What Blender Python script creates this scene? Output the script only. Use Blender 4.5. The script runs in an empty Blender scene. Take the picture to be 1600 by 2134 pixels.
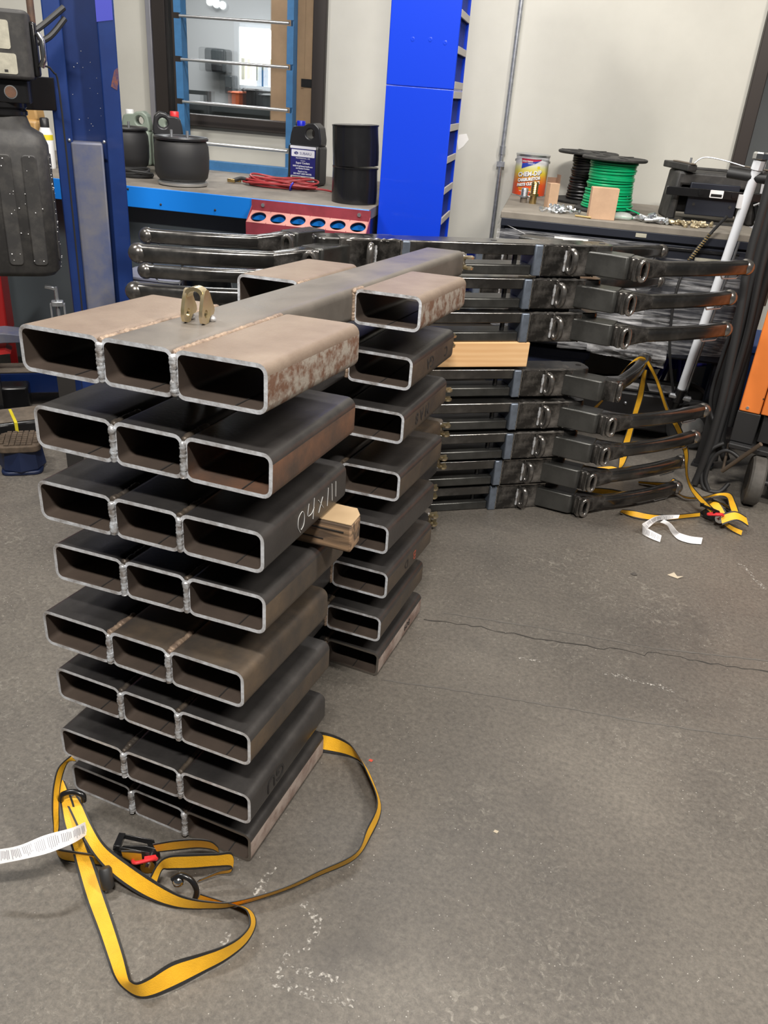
import bpy, bmesh, math, random
from mathutils import Matrix, Vector
random.seed(7)
PI = math.pi
SC = bpy.context.scene
COL = SC.collection

# ------------------------------------------------------------------ camera
CAM_POS = Vector((0.762, -0.972, 1.416))
F_PX = 1685.5
PITCH, ROLL, YAW = math.radians(27.471), math.radians(4.567), math.radians(-19.704)
def camera_axes():
    cy, sy, cp, sp = math.cos(YAW), math.sin(YAW), math.cos(PITCH), math.sin(PITCH)
    fwd = Vector((sy*cp, cy*cp, -sp)); right = Vector((cy, -sy, 0)); up = right.cross(fwd)
    cr, sr = math.cos(ROLL), math.sin(ROLL)
    return cr*right + sr*up, -sr*right + cr*up, fwd
_r, _u, _f = camera_axes()
cam_data = bpy.data.cameras.new('camera')
cam_data.sensor_fit = 'VERTICAL'; cam_data.sensor_height = 36.0
cam_data.lens = F_PX/2134*36.0
cam_data.clip_start = 0.05; cam_data.clip_end = 60
cam = bpy.data.objects.new('camera', cam_data); COL.objects.link(cam)
cam.matrix_world = Matrix(((_r.x, _u.x, -_f.x, CAM_POS.x), (_r.y, _u.y, -_f.y, CAM_POS.y), (_r.z, _u.z, -_f.z, CAM_POS.z), (0, 0, 0, 1)))
SC.camera = cam

# ------------------------------------------------------------------ light
world = bpy.data.worlds.new('shop_daylight'); SC.world = world; world.use_nodes = True
world.node_tree.nodes['Background'].inputs[0].default_value = (0.86, 0.93, 1.0, 1)
world.node_tree.nodes['Background'].inputs[1].default_value = 0.09
def area_light(name, loc, target, sx, sy, power, color):
    l = bpy.data.lights.new(name, 'AREA'); l.shape = 'RECTANGLE'; l.size = sx; l.size_y = sy; l.energy = power; l.color = color
    o = bpy.data.objects.new(name, l); COL.objects.link(o); o.location = loc
    o.rotation_euler = (Vector(target)-Vector(loc)).to_track_quat('-Z', 'Y').to_euler()
    return o
area_light('ceiling_lamp_front', (0.95, -1.55, 3.9), (0.2, 0.5, 0.3), 0.8, 0.16, 230, (1.0, 0.95, 0.88))
area_light('ceiling_lamp_left', (-1.9, 0.1, 3.9), (-0.8, 0.9, 0.3), 0.16, 0.8, 115, (1.0, 0.96, 0.90))
area_light('ceiling_lamp_right', (2.7, 0.5, 3.7), (0.6, 0.9, 0.3), 0.25, 1.2, 165, (1.0, 0.94, 0.86))
area_light('ceiling_lamp_bench', (-0.3, 1.9, 3.9), (-0.5, 2.6, 0.6), 1.4, 0.35, 105, (1.0, 0.97, 0.93))
SC.view_settings.view_transform = 'Standard'; SC.view_settings.look = 'None'
SC.view_settings.gamma = 1.0; SC.view_settings.use_curve_mapping = False
SC.view_settings.exposure = -0.3

# ------------------------------------------------------------------ helpers
TH = math.radians(10.7)                       # the back wall runs at this angle to the X axis
UX, UY = math.cos(TH), math.sin(TH)
def W(u, v, z=0.0):                           # wall frame (along wall, away from viewer, up) -> world
    return Vector((u*UX - v*UY, u*UY + v*UX, z))

class MB:
    def __init__(self): self.v = []; self.f = []; self.m = []
    def add(self, vs, fs, mat=0):
        b = len(self.v); self.v += [tuple(p) for p in vs]
        for f in fs: self.f.append(tuple(b+i for i in f)); self.m.append(mat)
        return self
    def box(self, x0, x1, y0, y1, z0, z1, mat=0, M=None):
        vs = [Vector((x, y, z)) for z in (z0, z1) for y in (y0, y1) for x in (x0, x1)]
        if M is not None: vs = [M @ p for p in vs]
        return self.add(vs, [(0, 2, 3, 1), (4, 5, 7, 6), (0, 1, 5, 4), (2, 6, 7, 3), (0, 4, 6, 2), (1, 3, 7, 5)], mat)
    def prism(self, poly, a, b, axis='y', mat=0, M=None):
        # poly: 2D ring; axis: the direction it is pushed along from a to b
        def P(p, t):
            if axis == 'y': q = (p[0], t, p[1])
            elif axis == 'x': q = (t, p[0], p[1])
            else: q = (p[0], p[1], t)
            q = Vector(q); return M @ q if M is not None else q
        n = len(poly); vs = [P(p, a) for p in poly]+[P(p, b) for p in poly]
        fs = [tuple(range(n)), tuple(range(2*n-1, n-1, -1))]+[(i, i+n, (i+1) % n+n, (i+1) % n) for i in range(n)]
        return self.add(vs, fs, mat)
    def sweep(self, rings, closed_ring=True, caps=True, mat=0):
        n = len(rings[0]); vs = [p for r in rings for p in r]; fs = []
        for k in range(len(rings)-1):
            for i in range(n if closed_ring else n-1):
                j = (i+1) % n; fs.append((k*n+i, k*n+j, (k+1)*n+j, (k+1)*n+i))
        if caps and closed_ring:
            fs.append(tuple(range(n-1, -1, -1))); b = (len(rings)-1)*n; fs.append(tuple(range(b, b+n)))
        return self.add(vs, fs, mat)
    def tube(self, path, r, n=10, closed=False, mat=0, caps=True):
        path = [Vector(p) for p in path]; rs = r if isinstance(r, (list, tuple)) else [r]*len(path)
        rings = []; ref = None
        for i, p in enumerate(path):
            if closed: t = path[(i+1) % len(path)]-path[i-1]
            else: t = path[min(i+1, len(path)-1)]-path[max(i-1, 0)]
            t.normalize()
            if ref is None: ref = t.orthogonal().normalized()
            ref = (ref-t*ref.dot(t)); ref = ref.normalized() if ref.length > 1e-6 else t.orthogonal().normalized()
            b = t.cross(ref)
            rings.append([p+(ref*math.cos(2*PI*k/n)+b*math.sin(2*PI*k/n))*rs[i] for k in range(n)])
        if closed:
            rings.append(rings[0]); return self.sweep(rings, caps=False, mat=mat)
        return self.sweep(rings, caps=caps, mat=mat)
    def lathe(self, prof, n=24, c=(0, 0, 0), axis='z', mat=0):
        rings = []
        for r, h in prof:
            ring = []
            for k in range(n):
                a = 2*PI*k/n; x, y = r*math.cos(a), r*math.sin(a)
                q = (x, y, h) if axis == 'z' else ((h, x, y) if axis == 'x' else (x, h, y))
                ring.append(Vector(q)+Vector(c))
            rings.append(ring)
        return self.sweep(rings, caps=True, mat=mat)
    def ball(self, c, r, n=12, sz=1.0, mat=0):
        prof = [(r*math.sin(PI*k/8) + 1e-5, -r*sz*math.cos(PI*k/8)) for k in range(9)]
        return self.lathe(prof, n, c, mat=mat)
    def build(self, name, mats, parent=None, loc=(0, 0, 0), rot=(0, 0, 0), bevel=0.0, seg=2, smooth=40, sub=0, mesh_only=False, limit=40):
        me = bpy.data.meshes.new(name); me.from_pydata(self.v, [], self.f)
        mats = mats if isinstance(mats, (list, tuple)) else [mats]
        for m in mats: me.materials.append(MAT[m])
        if len(mats) > 1: me.polygons.foreach_set('material_index', self.m)
        bm = bmesh.new(); bm.from_mesh(me); bmesh.ops.recalc_face_normals(bm, faces=bm.faces); bm.to_mesh(me); bm.free()
        if smooth:
            me.polygons.foreach_set('use_smooth', [True]*len(me.polygons)); me.set_sharp_from_angle(angle=math.radians(smooth))
        me.update()
        if mesh_only: return me
        return link(name, me, parent, loc, rot, bevel, seg, sub, limit)

def link(name, me, parent=None, loc=(0, 0, 0), rot=(0, 0, 0), bevel=0.0, seg=2, sub=0, limit=40):
    o = bpy.data.objects.new(name, me); COL.objects.link(o); o.location = loc; o.rotation_euler = rot
    if parent is not None: o.parent = parent
    if bevel:
        b = o.modifiers.new('bevel', 'BEVEL'); b.width = bevel; b.segments = seg; b.limit_method = 'ANGLE'; b.angle_limit = math.radians(limit); b.harden_normals = False
    if sub:
        s = o.modifiers.new('subdivision', 'SUBSURF'); s.levels = sub; s.render_levels = sub
    return o
def tag(o, label, cat, group=None, kind=None):
    o['label'] = label; o['category'] = cat
    if group: o['group'] = group
    if kind: o['kind'] = kind
    return o
def thing(name, loc, rotz=0.0, label='', cat='', group=None, rot=None):
    o = bpy.data.objects.new(name, None); COL.objects.link(o); o.empty_display_size = 0.05
    o.location = loc; o.rotation_euler = rot if rot else (0, 0, rotz)
    return tag(o, label, cat, group)
def struct(o): o['kind'] = 'structure'; return o
def copy_tree(o, parent=None):
    c = o.copy(); COL.objects.link(c)
    if parent is not None: c.parent = parent
    for ch in o.children: copy_tree(ch, c)
    return c
def rrect(w, h, r, n=4, cx=0.0, cy=0.0):
    pts = []
    for sx, sy, a0 in ((1, 1, 0), (-1, 1, 90), (-1, -1, 180), (1, -1, 270)):
        for k in range(n+1):
            a = math.radians(a0+90*k/n); pts.append((cx+sx*(w/2-r)+r*math.cos(a), cy+sy*(h/2-r)+r*math.sin(a)))
    return pts
def plate_hole(mb, poly, hc, hr, a, b, axis='x', n=32, mat=0, M=None):
    # plate with one round hole; the ring is walked by angle about the hole, so poly must be star shaped from hc
    def hit(an):
        d = Vector((math.cos(an), math.sin(an))); best = 1e9
        for i in range(len(poly)):
            p = Vector(poly[i])-Vector(hc); q = Vector(poly[(i+1) % len(poly)])-Vector(hc); e = q-p
            den = d.x*e.y-d.y*e.x
            if abs(den) < 1e-12: continue
            t = (p.x*e.y-p.y*e.x)/den; s = (p.x*d.y-p.y*d.x)/den
            if t > 0 and -1e-6 <= s <= 1+1e-6: best = min(best, t)
        return (hc[0]+d.x*best, hc[1]+d.y*best)
    out = [hit(2*PI*k/n) for k in range(n)]; inn = [(hc[0]+hr*math.cos(2*PI*k/n), hc[1]+hr*math.sin(2*PI*k/n)) for k in range(n)]
    def P(p, t):
        q = (p[0], t, p[1]) if axis == 'y' else ((t, p[0], p[1]) if axis == 'x' else (p[0], p[1], t))
        q = Vector(q); return M @ q if M is not None else q
    vs = [P(p, a) for p in out]+[P(p, a) for p in inn]+[P(p, b) for p in out]+[P(p, b) for p in inn]; fs = []
    for i in range(n):
        j = (i+1) % n
        fs += [(i, j, n+j, n+i), (2*n+i, 3*n+i, 3*n+j, 2*n+j), (i, 2*n+i, 2*n+j, j), (n+i, n+j, 3*n+j, 3*n+i)]
    return mb.add(vs, fs, mat)
def text_mesh(name, body, size, mat, parent=None, loc=(0, 0, 0), rot=(0, 0, 0), extrude=0.0003, align='CENTER', bend=None, sx=1.0, weight=0.0, shear=0.0):
    cu = bpy.data.curves.new(name, 'FONT'); cu.body = body; cu.size = size; cu.extrude = extrude; cu.align_x = align; cu.align_y = 'CENTER'
    cu.offset = weight; cu.shear = shear; cu.resolution_u = 2
    t = bpy.data.objects.new(name, cu); COL.objects.link(t)
    dg = bpy.context.evaluated_depsgraph_get(); me = bpy.data.meshes.new_from_object(t.evaluated_get(dg))
    bpy.data.objects.remove(t); bpy.data.curves.remove(cu)
    me.name = name; me.materials.clear(); me.materials.append(MAT[mat])
    for v in me.vertices:
        v.co.x *= sx
        if bend:                                  # wrap x about a vertical cylinder of radius bend; y becomes height
            a = v.co.x/bend; h = v.co.y; rr = bend+v.co.z
            v.co = (rr*math.sin(a), -rr*math.cos(a), h)
    return link(name, me, parent, loc, rot)
def smooth_path(pts, per=6):
    pts = [Vector(p) for p in pts]; out = []
    for i in range(len(pts)-1):
        p0 = pts[max(i-1, 0)]; p1 = pts[i]; p2 = pts[i+1]; p3 = pts[min(i+2, len(pts)-1)]
        for k in range(per):
            t = k/per; t2 = t*t; t3 = t2*t
            out.append(0.5*((2*p1)+(-p0+p2)*t+(2*p0-5*p1+4*p2-p3)*t2+(-p0+3*p1-3*p2+p3)*t3))
    out.append(pts[-1]); return out

# ------------------------------------------------------------------ materials
MAT = {}
def new_mat(name):
    m = bpy.data.materials.new(name); m.use_nodes = True; MAT[name] = m
    return m, m.node_tree, m.node_tree.nodes['Principled BSDF']
def mat(name, col, rough=0.5, metal=0.0, var=0.0, scale=8.0, col2=None, bump=0.0, bscale=60.0, spec=0.5, alpha=1.0, emit=None, estr=0.0, trans=0.0, lo=0.35, hi=0.65, coat=0.0, stretch=None, rvar=0.0, detail=6.0):
    m, nt, b = new_mat(name); N = nt.nodes; L = nt.links
    b.inputs['Base Color'].default_value = (*col, 1); b.inputs['Roughness'].default_value = rough; b.inputs['Metallic'].default_value = metal
    b.inputs['Specular IOR Level'].default_value = spec; b.inputs['Alpha'].default_value = alpha; b.inputs['Transmission Weight'].default_value = trans
    b.inputs['Coat Weight'].default_value = coat
    if emit: b.inputs['Emission Color'].default_value = (*emit, 1); b.inputs['Emission Strength'].default_value = estr
    if var or col2 or bump or rvar:
        tc = N.new('ShaderNodeTexCoord'); mp = N.new('ShaderNodeMapping'); L.new(tc.outputs['Object'], mp.inputs['Vector'])
        if stretch: mp.inputs['Scale'].default_value = stretch
        if var or col2 or rvar:
            n = N.new('ShaderNodeTexNoise'); n.inputs['Scale'].default_value = scale; n.inputs['Detail'].default_value = detail; n.inputs['Roughness'].default_value = 0.65
            L.new(mp.outputs[0], n.inputs['Vector'])
            rp = N.new('ShaderNodeValToRGB'); rp.color_ramp.elements[0].position = lo; rp.color_ramp.elements[1].position = hi
            c2 = col2 if col2 else tuple(min(1, c*(1+var)) for c in col)
            c1 = col if col2 else tuple(c*(1-var) for c in col)
            rp.color_ramp.elements[0].color = (*c1, 1); rp.color_ramp.elements[1].color = (*c2, 1)
            L.new(n.outputs['Fac'], rp.inputs['Fac']); L.new(rp.outputs['Color'], b.inputs['Base Color'])
            if rvar:
                mr = N.new('ShaderNodeMapRange'); mr.inputs['To Min'].default_value = max(0.03, rough-rvar); mr.inputs['To Max'].default_value = rough+rvar
                mr.inputs['From Min'].default_value = 0.3; mr.inputs['From Max'].default_value = 0.7
                L.new(n.outputs['Fac'], mr.inputs['Value']); L.new(mr.outputs[0], b.inputs['Roughness'])
        if bump:
            n2 = N.new('ShaderNodeTexNoise'); n2.inputs['Scale'].default_value = bscale; n2.inputs['Detail'].default_value = 4
            L.new(mp.outputs[0], n2.inputs['Vector']); bp = N.new('ShaderNodeBump'); bp.inputs['Strength'].default_value = bump; bp.inputs['Distance'].default_value = 0.004
            L.new(n2.outputs['Fac'], bp.inputs['Height']); L.new(bp.outputs[0], b.inputs['Normal'])
    return m

# steel of the tube stack
mat('scale_dark', (0.040, 0.038, 0.039), 0.36, 0.55, col2=(0.095, 0.089, 0.085), scale=5, lo=0.3, hi=0.75, rvar=0.1, bump=0.08, bscale=140)
mat('scale_mid', (0.13, 0.115, 0.10), 0.48, 0.45, col2=(0.21, 0.185, 0.16), scale=6, lo=0.3, hi=0.75, rvar=0.08, bump=0.08, bscale=140)
mat('scale_warm', (0.07, 0.06, 0.052), 0.5, 0.4, col2=(0.16, 0.115, 0.075), scale=7, lo=0.38, hi=0.75, rvar=0.08, bump=0.1, bscale=140)
mat('rust_tan', (0.165, 0.120, 0.092), 0.55, 0.25, col2=(0.235, 0.182, 0.14), scale=9, lo=0.3, hi=0.7, bump=0.12, bscale=200)
mat('rust_patchy', (0.15, 0.080, 0.052), 0.62, 0.15, col2=(0.31, 0.275, 0.235), scale=42, lo=0.42, hi=0.58, bump=0.15, bscale=200, detail=10)
mat('rust_red', (0.085, 0.06, 0.048), 0.55, 0.3, col2=(0.20, 0.10, 0.06), scale=9, lo=0.4, hi=0.7, bump=0.1, bscale=160)
mat('bore_brown', (0.062, 0.048, 0.040), 0.55, 0.3, col2=(0.12, 0.09, 0.072), scale=6, lo=0.3, hi=0.75)
mat('cut_steel', (0.80, 0.83, 0.88), 0.28, 0.3, col2=(0.30, 0.27, 0.25), scale=26, bump=0.4, bscale=120, lo=0.42, hi=0.72)
mat('weld_steel', (0.75, 0.80, 0.86), 0.22, 0.4, col2=(0.30, 0.27, 0.25), scale=50, bump=0.5, bscale=180)
mat('weld_tan', (0.34, 0.25, 0.18), 0.5, 0.4, col2=(0.18, 0.13, 0.10), scale=40, bump=0.4, bscale=180)
mat('seam_dark', (0.02, 0.018, 0.017), 0.7)
mat('zinc_gold', (0.62, 0.52, 0.27), 0.28, 0.9, col2=(0.70, 0.58, 0.42), scale=30)
mat('chalk', (0.5, 0.5, 0.49), 0.9)
mat('stencil', (0.018, 0.016, 0.016), 0.7)
mat('stencil_red', (0.30, 0.07, 0.04), 0.7)
# bumpers
mat('bumper_steel', (0.034, 0.032, 0.030), 0.22, 0.7, col2=(0.30, 0.28, 0.26), scale=11, lo=0.46, hi=0.82, rvar=0.12, bump=0.06, bscale=90)
mat('bumper_rail', (0.045, 0.045, 0.043), 0.33, 0.7, col2=(0.10, 0.10, 0.095), scale=6, rvar=0.1)
mat('bumper_bright', (0.34, 0.32, 0.30), 0.2, 0.8, col2=(0.09, 0.085, 0.08), scale=10, lo=0.4, hi=0.65, rvar=0.1)
mat('plate_blue', (0.17, 0.20, 0.25), 0.42, 0.6, var=0.2, scale=20)
# wood
def wood(name, c1, c2, scale=14, stretch=(0.12, 1, 1), rough=0.65, bump=0.1, wave=0.3, span=0.0):
    m, nt, b = new_mat(name); N = nt.nodes; L = nt.links
    tc = N.new('ShaderNodeTexCoord'); mp = N.new('ShaderNodeMapping'); mp.inputs['Scale'].default_value = stretch; L.new(tc.outputs['Object'], mp.inputs['Vector'])
    n = N.new('ShaderNodeTexNoise'); n.inputs['Scale'].default_value = scale; n.inputs['Detail'].default_value = 3; n.inputs['Distortion'].default_value = 0.8; L.new(mp.outputs[0], n.inputs['Vector'])
    w = N.new('ShaderNodeTexWave'); w.bands_direction = 'Z'; w.inputs['Scale'].default_value = scale*1.6; w.inputs['Distortion'].default_value = 5; w.inputs['Detail'].default_value = 3; L.new(mp.outputs[0], w.inputs['Vector'])
    mx = N.new('ShaderNodeMix'); mx.data_type = 'FLOAT'; mx.inputs[0].default_value = 0.5; L.new(n.outputs['Fac'], mx.inputs[2]); L.new(w.outputs['Fac'], mx.inputs[3]); mx.inputs[0].default_value = wave
    rp = N.new('ShaderNodeValToRGB'); rp.color_ramp.elements[0].position = 0.25+span; rp.color_ramp.elements[1].position = 0.7-span
    rp.color_ramp.elements[0].color = (*c1, 1); rp.color_ramp.elements[1].color = (*c2, 1)
    L.new(mx.outputs[0], rp.inputs['Fac']); L.new(rp.outputs['Color'], b.inputs['Base Color']); b.inputs['Roughness'].default_value = rough
    bp = N.new('ShaderNodeBump'); bp.inputs['Strength'].default_value = bump; bp.inputs['Distance'].default_value = 0.004; L.new(mx.outputs[0], bp.inputs['Height']); L.new(bp.outputs[0], b.inputs['Normal'])
wood('wood_fresh', (0.60, 0.33, 0.14), (0.80, 0.54, 0.29), 10, wave=0.12)
wood('wood_old', (0.09, 0.06, 0.04), (0.30, 0.19, 0.11), 55, (0.15, 1, 1), 0.8, 0.6, 0.02, 0.13)
wood('wood_end', (0.27, 0.185, 0.10), (0.42, 0.30, 0.175), 10, (1, 0.4, 1), 0.8, 0.3)
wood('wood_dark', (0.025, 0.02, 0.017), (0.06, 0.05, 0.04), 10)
# straps
mat('strap_yellow', (0.80, 0.42, 0.02), 0.55, 0, var=0.12, scale=12, bump=0.25, bscale=500)
mat('strap_edge', (0.022, 0.022, 0.022), 0.6)
mat('paper_white', (0.80, 0.79, 0.80), 0.6)
mat('ink_grey', (0.32, 0.32, 0.35), 0.7)
mat('plastic_red', (0.60, 0.03, 0.035), 0.35)
mat('black_steel', (0.012, 0.012, 0.013), 0.25, 0.2, spec=0.6)
mat('black_rubber', (0.02, 0.02, 0.021), 0.55)
mat('black_plastic', (0.016, 0.016, 0.018), 0.38)
mat('dusty_black', (0.028, 0.027, 0.027), 0.6, col2=(0.07, 0.066, 0.06), scale=20, lo=0.45, hi=0.8)
mat('chrome', (0.75, 0.75, 0.75), 0.15, 1.0)
mat('aluminium', (0.62, 0.63, 0.64), 0.3, 0.9)
mat('galv', (0.50, 0.52, 0.55), 0.35, 0.85, var=0.2, scale=40)
mat('brass', (0.62, 0.45, 0.20), 0.25, 0.95)
mat('zinc_white', (0.72, 0.75, 0.78), 0.25, 0.9)
mat('sleeve_tan', (0.55, 0.46, 0.30), 0.35, 0.7)
mat('bumper_tube', (0.09, 0.087, 0.083), 0.2, 0.88, col2=(0.24, 0.23, 0.22), scale=8, lo=0.45, hi=0.75, rvar=0.08)
mat('rust_pale', (0.22, 0.15, 0.125), 0.6, 0.1, col2=(0.42, 0.35, 0.31), scale=16, lo=0.38, hi=0.6, bump=0.1, bscale=200)

CRACK = [(0.215,1.000),(0.380,1.037),(0.523,1.057),(0.621,1.077),(0.717,1.097),(0.777,1.122),(0.853,1.128),(0.865,1.150),(1.000,1.172),(1.133,1.196),(1.225,1.224)]
JOINT1 = [(0.258,1.058),(0.511,1.112),(0.688,1.146),(0.863,1.172),(1.227,1.281)]
JOINT2 = [(0.211,0.676),(0.369,0.717),(0.527,0.753),(0.713,0.793),(0.866,0.822),(1.045,0.865),(1.215,0.910)]
SCUFFS = [[(0.321,-0.022),(0.359,-0.046),(0.373,-0.105),(0.339,-0.113),(0.338,-0.177),(0.370,-0.172)],[(0.343,-0.185),(0.406,-0.176),(0.489,-0.159)],[(0.347,-0.148),(0.411,-0.136),(0.456,-0.128)],[(0.231,0.029),(0.221,-0.014),(0.225,-0.049)],[(0.222,-0.131),(0.219,-0.165)],[(0.747,0.988),(0.912,0.996),(0.951,0.992)],[(0.520,0.946),(0.581,0.958)],[(1.118,1.855),(1.203,1.706)]]
RAT1 = (-0.013,-0.082,0.035)
HOOK1 = [(0.085,-0.114,0.050),(0.099,-0.106,0.060),(0.119,-0.103,0.055),(0.132,-0.104,0.035),(0.130,-0.108,0.012)]
HOOK2 = [(-0.192,-0.091,0.110),(-0.187,-0.088,0.125),(-0.170,-0.078,0.130),(-0.151,-0.073,0.125),(-0.149,-0.074,0.110)]
BALLJ = (0.095,-0.108,0.045)
GRIP = [(-0.047,-0.146,0.050),(-0.031,-0.160,0.015)]
RAT2 = (1.037,2.154,0.025)

# ------------------------------------------------------------------ the place: surfaces
def floor_material():
    m, nt, b = new_mat('floor_concrete'); N = nt.nodes; L = nt.links
    tc = N.new('ShaderNodeTexCoord')
    def noise(scale, detail=6, rough=0.6, dist=0.0, vec=None):
        n = N.new('ShaderNodeTexNoise'); n.inputs['Scale'].default_value = scale; n.inputs['Detail'].default_value = detail
        n.inputs['Roughness'].default_value = rough; n.inputs['Distortion'].default_value = dist
        L.new(vec if vec is not None else tc.outputs['Object'], n.inputs['Vector']); return n
    def ramp(src, stops):
        r = N.new('ShaderNodeValToRGB'); e = r.color_ramp.elements
        while len(e) < len(stops): e.new(0.5)
        for k, (p, c) in enumerate(stops): e[k].position = p; e[k].color = (*c, 1)
        L.new(src, r.inputs['Fac']); return r
    def mix(fac, a, bb, mode='MIX'):
        x = N.new('ShaderNodeMix'); x.data_type = 'RGBA'; x.blend_type = mode
        if isinstance(fac, float): x.inputs[0].default_value = fac
        else: L.new(fac, x.inputs[0])
        for s, i in ((a, 6), (bb, 7)):
            if isinstance(s, tuple): x.inputs[i].default_value = (*s, 1)
            else: L.new(s, x.inputs[i])
        return x.outputs[2]
    base = ramp(noise(1.3, 8, 0.62).outputs['Fac'], [(0.30, (0.074, 0.068, 0.062)), (0.5, (0.104, 0.094, 0.083)), (0.72, (0.140, 0.127, 0.110))]).outputs['Color']
    mott = ramp(noise(85, 8, 0.8).outputs['Fac'], [(0.32, (0.62, 0.62, 0.62)), (0.68, (1.42, 1.40, 1.36))]).outputs['Color']
    c = mix(1.0, base, mott, 'MULTIPLY')
    # worn pale scuffs, in drifts
    drift = ramp(noise(2.1, 4, 0.6, 0.8).outputs['Fac'], [(0.42, (0.06, 0.06, 0.06)), (0.66, (1, 1, 1))]).outputs['Color']
    fleck = ramp(noise(45, 10, 0.8, 1.2).outputs['Fac'], [(0.53, (0, 0, 0)), (0.70, (0.8, 0.8, 0.8))]).outputs['Color']
    c = mix(mix(1.0, drift, fleck, 'MULTIPLY'), c, (0.30, 0.28, 0.24))
    # fine grit: small bright chips
    vo = N.new('ShaderNodeTexVoronoi'); vo.inputs['Scale'].default_value = 75; L.new(tc.outputs['Object'], vo.inputs['Vector'])
    chip = ramp(vo.outputs['Distance'], [(0.05, (1, 1, 1)), (0.10, (0, 0, 0))]).outputs['Color']
    thin = ramp(noise(9, 3).outputs['Fac'], [(0.46, (0, 0, 0)), (0.58, (1, 1, 1))]).outputs['Color']
    c = mix(mix(1.0, chip, thin, 'MULTIPLY'), c, (0.46, 0.44, 0.40))
    # dark oil stains
    oil = ramp(noise(3.3, 5, 0.55).outputs['Fac'], [(0.60, (0, 0, 0)), (0.75, (0.55, 0.55, 0.55))]).outputs['Color']
    c = mix(oil, c, (0.055, 0.050, 0.046))
    L.new(c, b.inputs['Base Color'])
    mr = N.new('ShaderNodeMapRange'); mr.inputs['To Min'].default_value = 0.38; mr.inputs['To Max'].default_value = 0.62
    L.new(noise(4, 6).outputs['Fac'], mr.inputs['Value']); L.new(mr.outputs[0], b.inputs['Roughness'])
    bp = N.new('ShaderNodeBump'); bp.inputs['Strength'].default_value = 0.25; bp.inputs['Distance'].default_value = 0.003
    L.new(noise(90, 6, 0.7).outputs['Fac'], bp.inputs['Height']); L.new(bp.outputs[0], b.inputs['Normal'])
floor_material()
mat('wall_paint', (0.47, 0.46, 0.415), 0.7, col2=(0.53, 0.52, 0.47), scale=1.5, bump=0.05, bscale=60)
mat('wall_office', (0.52, 0.54, 0.55), 0.8)
mat('ceiling_paint', (0.22, 0.22, 0.215), 0.9)
mat('frame_bronze', (0.040, 0.033, 0.030), 0.45, 0.3)
mat('frame_silver', (0.50, 0.50, 0.55), 0.35, 0.7)
m_, nt_, b_ = new_mat('window_glass')
b_.inputs['Base Color'].default_value = (0.9, 0.95, 0.95, 1); b_.inputs['Roughness'].default_value = 0.02; b_.inputs['Transmission Weight'].default_value = 1.0; b_.inputs['IOR'].default_value = 1.05
b_.inputs['Alpha'].default_value = 0.35
mat('crack_dark', (0.03, 0.027, 0.024), 0.9)
mat('joint_grey', (0.10, 0.092, 0.083), 0.75)
m_, nt_, b_ = new_mat('scuff_white'); b_.inputs['Base Color'].default_value = (0.36, 0.34, 0.31, 1); b_.inputs['Roughness'].default_value = 0.85
_n = nt_.nodes.new('ShaderNodeTexNoise'); _n.inputs['Scale'].default_value = 130; _n.inputs['Detail'].default_value = 6; _t = nt_.nodes.new('ShaderNodeTexCoord'); nt_.links.new(_t.outputs['Object'], _n.inputs['Vector'])
_r2 = nt_.nodes.new('ShaderNodeValToRGB'); _r2.color_ramp.elements[0].position = 0.50; _r2.color_ramp.elements[1].position = 0.66; nt_.links.new(_n.outputs['Fac'], _r2.inputs['Fac']); nt_.links.new(_r2.outputs['Color'], b_.inputs['Alpha'])

WALL_V = 3.62
# floor
struct(MB().box(-7, 7, -5, 8, -0.1, 0.0).build('floor', 'floor_concrete', smooth=0))
# ceiling
struct(MB().box(-7, 7, -5, 8, 4.3, 4.4).build('ceiling', 'ceiling_paint', smooth=0))
# back wall with window opening and side glazing opening
WU0, WU1, WZ0, WZ1 = -1.63, -0.675, 1.165, 2.55
GU0, GU1, GZ1 = 1.47, 3.2, 2.7
wl = MB()
def wbox(u0, u1, z0, z1): wl.box(u0, u1, 0, 0.14, z0, z1)
wbox(-5.5, WU0, 0, 4.3); wbox(WU0, WU1, 0, WZ0); wbox(WU0, WU1, WZ1, 4.3); wbox(WU1, GU0, 0, 4.3); wbox(GU0, GU1, 0, 0.9); wbox(GU0, GU1, GZ1, 4.3); wbox(GU1, 6, 0, 4.3)
struct(wl.build('wall_back', 'wall_paint', loc=W(0, WALL_V), rot=(0, 0, TH), smooth=0))
# office behind the window
of = MB(); of.box(-4.2, 3.6, 0, 0.1, 0, 4.3)
struct(of.build('wall_office', 'wall_office', loc=W(0, 6.1), rot=(0, 0, TH), smooth=0))
of = MB(); of.box(-4.2, 3.6, 0, 2.4, 2.45, 2.5)
struct(of.build('ceiling_office', 'wall_office', loc=W(0, WALL_V+0.14), rot=(0, 0, TH), smooth=0))
of = MB(); of.box(0.25, 0.33, 0, 2.4, 0, 2.5)
struct(of.build('wall_partition', 'wall_office', loc=W(0, WALL_V+0.14), rot=(0, 0, TH), smooth=0))
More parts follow.
